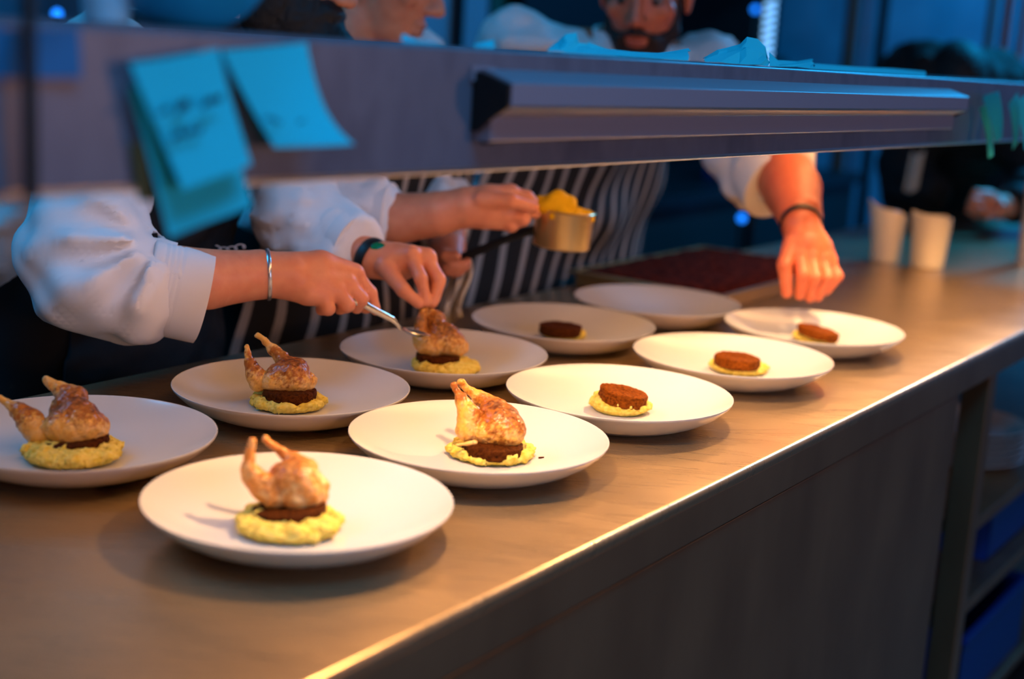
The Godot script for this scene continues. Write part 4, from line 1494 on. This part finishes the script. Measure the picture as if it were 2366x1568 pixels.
# ------------------------------------------------------------------ papers, bowls, pans, jugs on the pass
func paper(label: String, corners: Array, curl: float, group := "", zs := [], called := "order_ticket", thick := 0.0003, flare := 0.0) -> MeshInstance3D:
	# corners tl, tr, br, bl in pixels; zs: the plane of each corner
	var c := []
	for i in 4:
		c.append(on_z(corners[i][0], corners[i][1], zs[i]))
	var g := []
	for i in 9:
		var col := []
		for j in 11:
			var u := i / 8.0
			var v := j / 10.0
			var p: Vector3 = c[0].lerp(c[1], u).lerp(c[3].lerp(c[2], u), v)
			p.z += curl * (v * v * 0.8 + 0.2 * sin(u * PI)) + 0.0012 * sin(u * 5.0 + v * 3.0)
			p += RT * flare * u * pow(v, 5.0)
			col.append(p)
		g.append(col)
	return solo(called, label, "paper", sheet(Buf.new(), g, thick), M["paper"], group, 60.0)

func scribble(o: MeshInstance3D, lines: Array, z: float) -> void:
	# handwriting: wavy ink strokes lying on the paper, [x0, y0, x1, y1, wave px, thickness mm]
	for l in lines:
		var pts := []
		var rad := []
		var n := 26
		for i in n + 1:
			var t := float(i) / n
			var px: float = lerpf(l[0], l[2], t)
			var py: float = lerpf(l[1], l[3], t) + sin(t * 38.0) * l[4] + sin(t * 17.0) * l[4] * 0.6
			pts.append(on_z(px, py, z))
			rad.append(l[5] * 0.001 * (0.7 + 0.3 * sin(t * 23.0)))
		part(o, "handwriting", tube(Buf.new(), pts, rad, 5), M["ink"])

func crumple(label: String, pix: Array, z: float, dep: float, sd: int) -> void:
	# a crumpled slip: a bent sheet whose outline climbs over the shelf
	var g := []
	var n := pix.size()
	for i in n:
		var col := []
		for j in 6:
			var v := j / 5.0
			var zz := z - dep * v
			var p := on_z(pix[i][0], lerpf(106.0 + 0.061 * (pix[i][0] - 1000.0), pix[i][1], pow(v, 0.7)), zz)
			p.y += noise.get_noise_3d(i * 1.7 + sd, j * 1.3, 2.0) * 0.004
			p.z += noise.get_noise_3d(i * 1.1, j * 1.9 + sd, 7.0) * 0.006
			p.y = maxf(p.y, 1.3432 + SLOPE * (p.x - 1.0))
			col.append(p)
		g.append(col)
	solo("paper_slip", label, "paper", sheet(Buf.new(), g, 0.0004), M["paper"], "loose slips on the pass shelf", 20.0)

func pass_things() -> void:
	var z := SHELF_Z + 0.012
	var b := paper("blue ticket slanting on the fascia with three lines of handwriting", [[300, 146], [508, 112], [558, 376], [402, 436]], 0.010, "tickets on the fascia", [z, z, z + 0.004, z + 0.006])
	scribble(b, [[368, 262, 390, 252, 5, 0.7], [412, 248, 436, 240, 8, 1.6], [468, 240, 512, 226, 6, 1.4], [396, 316, 470, 296, 6, 1.3]], z + 0.0135)
	var c := paper("blue ticket on the fascia whose bottom corner flares out", [[512, 116], [712, 98], [744, 330], [606, 338]], 0.014, "tickets on the fascia", [z - 0.003, z - 0.003, z + 0.010, z], "order_ticket", 0.0003, 0.013)
	scribble(c, [[614, 270, 650, 284, 5, 0.5], [690, 278, 730, 292, 5, 0.5]], z + 0.0135)
	paper("blue ticket hanging lowest, behind the slanting ticket", [[298, 200], [500, 170], [572, 474], [382, 548]], 0.004, "tickets on the fascia", [z - 0.006, z - 0.006, z - 0.004, z - 0.004])
	var y := paper("narrow yellow slip tucked behind the hanging tickets", [[300, 330], [430, 320], [440, 470], [318, 462]], 0.0, "tickets on the fascia", [z - 0.009, z - 0.009, z - 0.009, z - 0.009])
	y.material_override = M["yellow paper"]
	var k := paper("flat blue card on the fascia behind the dark cable", [[-60, 62], [186, 66], [184, 180], [-60, 182]], 0.0, "", [z - 0.008, z - 0.008, z - 0.008, z - 0.008], "blue_card", 0.001)
	k.material_override = M["blue card"]
	var p0 := on_z(66, -40, z + 0.004)
	var p1 := on_z(70, 300, z + 0.004)
	var p2 := on_z(72, 456, z + 0.002)
	solo("cable", "thick dark cable running down the fascia", "cable", tube(Buf.new(), [p0, p1, p2], [0.004, 0.0042, 0.0042], 12), M["black plastic"])
	# slips lying on the shelf, edges curling over its front
	crumple("pale blue slip poking up beside the profile's chin", [[932, 84, 92], [965, 92, 98], [1000, 99, 102], [1030, 104, 105]], SHELF_Z - 0.012, 0.03, 1)
	crumple("small blue slip corner between the two cooks", [[1096, 106, 106], [1112, 98, 102], [1140, 90, 98], [1142, 100, 105]], SHELF_Z - 0.012, 0.03, 2)
	crumple("crumpled blue slip standing up before the bearded cook's collar", [[1268, 112, 112], [1292, 98, 104], [1306, 74, 96], [1330, 78, 100], [1334, 98, 108], [1365, 106, 112], [1385, 114, 116]], SHELF_Z - 0.012, 0.035, 3)
	crumple("long curved slip lying below the bearded chin", [[1358, 98, 110], [1400, 112, 120], [1460, 118, 124], [1520, 120, 127], [1560, 117, 126], [1590, 110, 126]], SHELF_Z - 0.010, 0.05, 4)
	crumple("big crumpled slip below the coil", [[1630, 132, 134], [1660, 112, 126], [1680, 110, 122], [1712, 100, 120], [1724, 86, 116], [1750, 92, 120], [1766, 108, 124], [1775, 135, 140]], SHELF_Z - 0.012, 0.05, 5)
	crumple("flat slip beside the big crumpled one", [[1776, 120, 138], [1800, 138, 142], [1840, 142, 146], [1874, 134, 146], [1878, 142, 148]], SHELF_Z - 0.012, 0.05, 6)
	crumple("long flat slip at the shelf's far end", [[1880, 146, 148], [1980, 152, 154], [2060, 158, 160], [2140, 164, 168]], SHELF_Z - 0.012, 0.05, 7)
	# tickets curling off the far end of the shelf
	var n := 0
	for q in [[[2262, 250], [2278, 242], [2296, 360], [2284, 366], "thin ticket hanging lowest at the shelf's far end"], [[2268, 222], [2308, 210], [2316, 318], [2300, 330], "broad ticket with a hooked top at the shelf's far end"], [[2330, 240], [2352, 212], [2352, 330], [2340, 346], "pale ticket tapering to a point at the shelf's far end"], [[2342, 236], [2390, 206], [2400, 340], [2368, 346], "outermost ticket at the shelf's far end"]]:
		var cc := []
		var d := 2.24 + n * 0.04
		for i in 4:
			cc.append(at(q[i][0], q[i][1], d + (0.012 if i % 3 == 0 else -0.012)))
		var g := []
		for i in 5:
			var col := []
			for j in 9:
				var u := i / 4.0
				var v := j / 8.0
				var p: Vector3 = cc[0].lerp(cc[1], u).lerp(cc[3].lerp(cc[2], u), v)
				col.append(p + RT * 0.006 * sin(v * PI) + FW * 0.008 * sin(v * 3.0))
			g.append(col)
		solo("curled_ticket", q[4], "paper", sheet(Buf.new(), g, 0.0004), M["paper"], "tickets curling off the shelf end", 60.0)
		n += 1
	# bowls on the shelf
	var sy := 1.3425 + SLOPE * (0.66 - 1.0)
	var bc := on_z(434, 62, -0.775)
	bc.y = sy + 0.0002
	var prof := []
	for i in 12:
		var a := 0.35 + (PI * 0.5 - 0.35) * i / 11.0
		prof.append([0.062 * sin(a), 0.062 - 0.062 * cos(a) + 0.0])
	prof.push_front([0, prof[0][1] - 0.0])
	var low: float = prof[1][1]
	for p in prof:
		p[1] = p[1] - low
	for i in range(11, -1, -1):
		var a := 0.35 + (PI * 0.5 - 0.35) * i / 11.0
		prof.append([0.058 * sin(a), 0.062 - 0.058 * cos(a) - low])
	prof.append([0, prof[prof.size() - 1][1]])
	solo("serving_bowl", "round teal bowl on the pass shelf", "bowl", lathe(Buf.new(), bc, prof, 48), M["teal glaze"])
	var cc2 := on_z(246, 52, -0.80)
	cc2.y = sy + 0.0002
	solo("beaker", "small pale beaker beside the teal bowl", "cup", lathe(Buf.new(), cc2, [[0, 0], [0.014, 0], [0.016, 0.002], [0.021, 0.05], [0.0195, 0.05], [0.0145, 0.004], [0, 0.004]], 32), M["pale glaze"])
	# roasting tray behind the empty plate
	var tr := thing("roasting_tray", "shallow steel tray holding a dark roast slab behind the empty plate", "tray", Vector3(2.5, TOP, -1.28))
	part(tr, "pan", open_box(Vector3(2.245, TOP + 0.0005, -1.376), Vector3(2.765, TOP + 0.030, -1.072), 0.002), M["pan steel"])
	var rim := Buf.new()
	for e in [[Vector3(2.235, 0, -1.072), Vector3(2.775, 0, -1.060)], [Vector3(2.235, 0, -1.388), Vector3(2.775, 0, -1.376)], [Vector3(2.231, 0, -1.388), Vector3(2.245, 0, -1.060)], [Vector3(2.765, 0, -1.388), Vector3(2.779, 0, -1.060)]]:
		box(rim, e[0] + Vector3(0, TOP + 0.0275, 0), e[1] + Vector3(0, TOP + 0.031, 0), 0.0012)
	part(tr, "rim", rim, M["pan steel"])
	var g2 := []
	for i in 34:
		var col := []
		for j in 22:
			var p := Vector3(2.249 + 0.512 * i / 33.0, 0, -1.372 + 0.296 * j / 21.0)
			var e := minf(minf(i, 33 - i), minf(j, 21 - j))
			p.y = TOP + 0.027 + noise.get_noise_2d(p.x * 40.0, p.z * 40.0) * 0.007 + noise.get_noise_2d(p.x * 130.0, p.z * 130.0) * 0.003 - (0.006 if e < 1 else 0.0)
			col.append(p)
		g2.append(col)
	solo("roast_slab", "dark crumbly roast slab filling the tray", "meat", sheet(Buf.new(), g2, 0.012), M["tray roast"], "", 50.0)
	# two small jugs at the far end
	for a in [[2043, 604, 0.0385, 0.118, 1.0, "cream jug with a raised pointed lip beside the other jug", 0], [2141, 618, 0.042, 0.116, 0.35, "cream jug with a low wavy lip beside the pointed one", 1]]:
		var jc := on_y(a[0], a[1], TOP)
		var r: float = a[2]
		var h: float = a[3]
		var lift: float = a[4]
		var side: float = PI + 0.9
		var jb := lathe(Buf.new(), jc + Vector3(0, 0.0003, 0), [[0, 0], [r * 0.78, 0], [r * 0.84, 0.003], [r * 0.90, h * 0.3], [r * 0.98, h * 0.7], [r * 1.02, h], [r * 0.97, h + 0.001], [r * 0.92, h * 0.7], [r * 0.84, h * 0.3], [r * 0.78, 0.006], [0, 0.006]], 44, func(p: Vector3, ang: float, kk: int) -> Vector3:
			if kk >= 4 and kk <= 7:
				var w := 1.0 if (kk == 5 or kk == 6) else 0.25
				var s := pow(maxf(0.0, cos(ang - side)), 3.0)
				p += Vector3(cos(side), 0, sin(side)) * 0.010 * s * w * lift + Vector3.UP * w * (0.022 * s * lift - 0.012 * lift * pow(maxf(0.0, -cos(ang - side)), 2.0) + 0.003 * sin(ang * 3.0))
			return p)
		solo("sauce_jug", a[5], "jug", jb, M["cream ceramic"], "sauce jugs on the worktop", 55.0)
	# spoon under the quail being set down
	var sp := thing("serving_spoon", "steel spoon slipped under the quail's back", "spoon", at(985, 772, 1.90))
	part(sp, "handle", tube(Buf.new(), [at(800, 690, 1.80), at(845, 705, 1.825), at(872, 720, 1.84), at(908, 738, 1.855), at(918, 750, 1.862), at(926, 759, 1.866)], [Vector2(0.004, 0.0022), Vector2(0.0045, 0.0022), Vector2(0.0045, 0.0024), Vector2(0.004, 0.0022), Vector2(0.0024, 0.002), Vector2(0.003, 0.0018)], 10), M["cutlery"])
	var sb := Buf.new()
	var sa := at(926, 759, 1.866)
	var se := at(996, 774, 1.878)
	var ax := (se - sa).normalized()
	var sd := (ax.cross(Vector3.UP)).normalized()
	var up := sd.cross(ax).normalized()
	var gg := []
	for i in 13:
		var t := i / 12.0
		var wdt := 0.0135 * pow(maxf(sin(PI * clampf(t * 0.92 + 0.08, 0, 1)), 0.02), 0.6)
		var col := []
		for j in 9:
			var v := j / 4.0 - 1.0
			col.append(sa + (se - sa) * t + sd * wdt * v - up * 0.006 * (1.0 - v * v) * sin(PI * t))
		gg.append(col)
	part(sp, "bowl", sheet(sb, gg, 0.0012), M["cutlery"])
	# saucepan of mash held over the plates, and the spoonful above it
	var pc := at(1296, 572, 2.16)
	var pot := thing("saucepan", "small steel saucepan of yellow mash held above the shaded plates", "saucepan", pc)
	var tilt := Basis(FW, 0.06)
	var pb := lathe(Buf.new(), Vector3.ZERO, [[0, 0], [0.040, 0], [0.044, 0.003], [0.0455, 0.056], [0.0475, 0.058], [0.0465, 0.059], [0.0442, 0.057], [0.0425, 0.004], [0, 0.003]], 40)
	for i in pb.v.size():
		pb.v[i] = pc + tilt * pb.v[i]
	part(pot, "pan_body", pb, M["pan steel"])
	part(pot, "handle", tube(Buf.new(), [at(1240, 528, 2.16), at(1170, 552, 2.17), at(1080, 590, 2.19), at(1040, 604, 2.20)], [Vector2(0.007, 0.003), Vector2(0.006, 0.003), Vector2(0.007, 0.003), Vector2(0.008, 0.003)], 10), M["dark steel"])
	var f := Flesh.new(0.003, 420.0)
	var rng := RandomNumberGenerator.new()
	rng.seed = 5
	for i in 46:
		var a := rng.randf() * TAU
		var q := sqrt(rng.randf()) * 0.040
		var rr := rng.randf_range(0.005, 0.010)
		f.bone(pc + tilt * Vector3(cos(a) * q, 0.050 + 0.010 * (1.0 - q / 0.04), sin(a) * q), pc + tilt * Vector3(cos(a) * q, 0.052, sin(a) * q), rr, rr)
	part(pot, "mash_filling", f.build(), M["pan mash"])
	var ms := thing("mash_spoon", "spoon heaped with yellow mash above the saucepan", "spoon", at(1285, 480, 2.13))
	part(ms, "handle", tube(Buf.new(), [at(1150, 470, 2.12), at(1200, 480, 2.12), at(1240, 490, 2.13), at(1262, 500, 2.13)], [Vector2(0.004, 0.002), Vector2(0.004, 0.002), Vector2(0.0035, 0.002), Vector2(0.006, 0.002)], 10), M["cutlery"])
	var f2 := Flesh.new(0.0028, 420.0)
	for i in 34:
		var px := rng.randf_range(1246, 1318)
		var py := rng.randf_range(446, 500) + absf(px - 1278) * 0.25
		f2.bone(at(px, py, 2.13 + rng.randf_range(-0.014, 0.014)), at(px, py + 4, 2.13), rng.randf_range(0.006, 0.011), 0.008)
	part(ms, "mash_heap", f2.build(), M["pan mash"])

# ------------------------------------------------------------------ kitchen behind
func slab(px0: float, px1: float, y0: float, y1: float, wall: String, front: float, thick: float) -> Buf:
	# an upright box standing at the back wall (z = front) or the end wall (x = front), between two pixel columns
	if wall == "back":
		var a := on_z(px0, 60, front)
		var b := on_z(px1, 60, front)
		return box(Buf.new(), Vector3(a.x, y0, front - thick), Vector3(b.x, y1, front), 0.006)
	var ra := ray(px0, 60)
	var rb := ray(px1, 60)
	var a := EYE + ra * (front / ra.x)
	var b := EYE + rb * (front / rb.x)
	return box(Buf.new(), Vector3(front, y0, a.z), Vector3(front + thick, y1, b.z), 0.006)

func background() -> void:
	# tall refrigerator behind the profile
	var t := thing("refrigerator", "tall blue-lit steel refrigerator behind the cook in profile", "refrigerator", Vector3(3.9, 0, -3.1))
	part(t, "cabinet", slab(720, 1128, 0.08, 2.05, "back", -2.86, 0.52), M["fridge steel"])
	part(t, "door", slab(726, 924, 0.14, 2.0, "back", -2.832, 0.027), M["fridge steel"])
	part(t, "door", slab(930, 1122, 0.14, 2.0, "back", -2.832, 0.027), M["fridge steel"])
	part(t, "handle", slab(1064, 1074, 1.0, 1.5, "back", -2.80, 0.03), M["dark steel"])
	part(t, "foot", slab(722, 1126, 0.0, 0.079, "back", -2.90, 0.4), M["dark steel"])
	# dark oven tower behind the bearded cook
	t = thing("oven_tower", "black oven tower behind the bearded cook", "oven", Vector3(4.9, 0, -3.1))
	part(t, "body", slab(1206, 1490, 0.0, 2.1, "back", -2.90, 0.46), M["black plastic"])
	part(t, "door", slab(1210, 1470, 0.9, 1.7, "back", -2.875, 0.024), M["dark steel"])
	part(t, "handle", slab(1230, 1450, 1.66, 1.69, "back", -2.84, 0.03), M["dark steel"])
	# control column between them
	t = thing("control_panel", "narrow teal control panel with a red button beside the refrigerator", "control panel", Vector3(4.4, 1, -3.0))
	part(t, "housing", slab(1138, 1176, 0.9, 1.9, "back", -2.95, 0.40), M["green box"])
	var bt := on_z(1152, 48, -2.95)
	part(t, "button", tube(Buf.new(), [bt + Vector3(0, 0, 0.0005), bt + Vector3(0, 0, 0.03)], [0.022, 0.02], 20), M["rust post"], "red-brown button")
	# end wall: dark rack, posts
	t = thing("dark_rack", "black shelving rack by the end wall", "rack", Vector3(5.8, 0, -2.6))
	part(t, "back_panel", slab(1560, 1756, 0.0, 2.0, "end", 5.95, 0.2), M["black plastic"])
	for y in [0.5, 0.95, 1.3, 1.7]:
		part(t, "shelf", slab(1562, 1754, y, y + 0.03, "end", 5.62, 0.325), M["black plastic"])
	for a in [[1952, 1984, "rust post", "rust-brown pipe running up the end wall", 5.6], [1996, 2010, "grey post", "slim grey pipe beside the rust-brown pipe", 5.6], [2026, 2050, "dark steel", "dark conduit beside the slim grey pipe", 5.6], [2278, 2298, "rust post", "thin brown pipe by the double posts", 5.4], [2312, 2338, "grey post", "pale rack upright at the far end of the pass", 5.0], [2352, 2376, "grey post", "outer pale rack upright at the far end of the pass", 5.0]]:
		var ra := ray(a[0], 60)
		var rb := ray(a[1], 60)
		var pa: Vector3 = EYE + ra * (a[4] / ra.x)
		var pb: Vector3 = EYE + rb * (a[4] / rb.x)
		var c := (pa + pb) * 0.5
		var r := absf(pa.z - pb.z) * 0.5
		solo("wall_pipe", a[3], "pipe", tube(Buf.new(), [Vector3(c.x, 0.0, c.z), Vector3(c.x, 2.899, c.z)], [r, r], 18), M[a[2]])
	# coiled spray hose; its emission stands in for light it reflects
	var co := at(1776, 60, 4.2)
	t = thing("coil_hose", "white coiled spray hose, its bright reflection put in as glow, behind the big crumpled slip", "lamp", co)
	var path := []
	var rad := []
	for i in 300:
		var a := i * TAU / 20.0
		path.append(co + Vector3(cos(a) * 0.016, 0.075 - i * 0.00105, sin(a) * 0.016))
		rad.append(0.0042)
	part(t, "coil", tube(Buf.new(), path, rad, 7), M["coil painted glow"], "", 60.0)
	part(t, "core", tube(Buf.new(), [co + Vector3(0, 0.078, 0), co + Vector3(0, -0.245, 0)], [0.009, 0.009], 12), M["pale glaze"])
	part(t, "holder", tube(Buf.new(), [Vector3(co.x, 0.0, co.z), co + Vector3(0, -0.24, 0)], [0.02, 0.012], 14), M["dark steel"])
	# blue signal lamps
	for a in [[1745, 22, 5.5, "round blue signal lamp beside the coiled hose"], [1714, 504, 4.6, "round blue signal lamp under the pass by the rolled sleeve"], [1734, 602, 4.4, "blue signal lamp just above the roasting tray"], [132, 32, 3.6, "round blue signal lamp above the flat blue card"]]:
		var p := at(a[0], a[1], a[2])
		var s := thing("signal_lamp", a[3], "lamp", p)
		part(s, "lens", Flesh.new(0.006, 300.0).egg(p, Basis(), Vector3(0.014, 0.014, 0.014)).build(), M["blue lamp"])
		part(s, "stem", tube(Buf.new(), [Vector3(p.x, 0.9004 if p.x > 3.3 and p.x < 5.5 and p.z < -2.05 and p.z > -2.75 else 0.0, p.z), p + Vector3(0, -0.015, 0)], [0.01, 0.008], 10), M["black plastic"])
	# back bench with blue tubs, seen under the pass
	t = thing("back_bench", "dark work bench behind the cooks", "bench", Vector3(4.6, 0, -2.2))
	part(t, "bench_top", box(Buf.new(), Vector3(3.3, 0.86, -2.75), Vector3(5.5, 0.90, -2.05), 0.004), M["dark steel"])
	part(t, "bench_body", box(Buf.new(), Vector3(3.32, 0.0, -2.73), Vector3(5.48, 0.859, -2.08), 0.004), M["black plastic"])
	var q := on_z(1700, 585, -2.2)
	solo("blue_tub", "blue plastic tub behind the roasting tray", "tub", open_box(Vector3(q.x - 0.12, 0.9005, -2.3), Vector3(q.x + 0.12, 1.0, -2.12), 0.005), M["blue crate"])
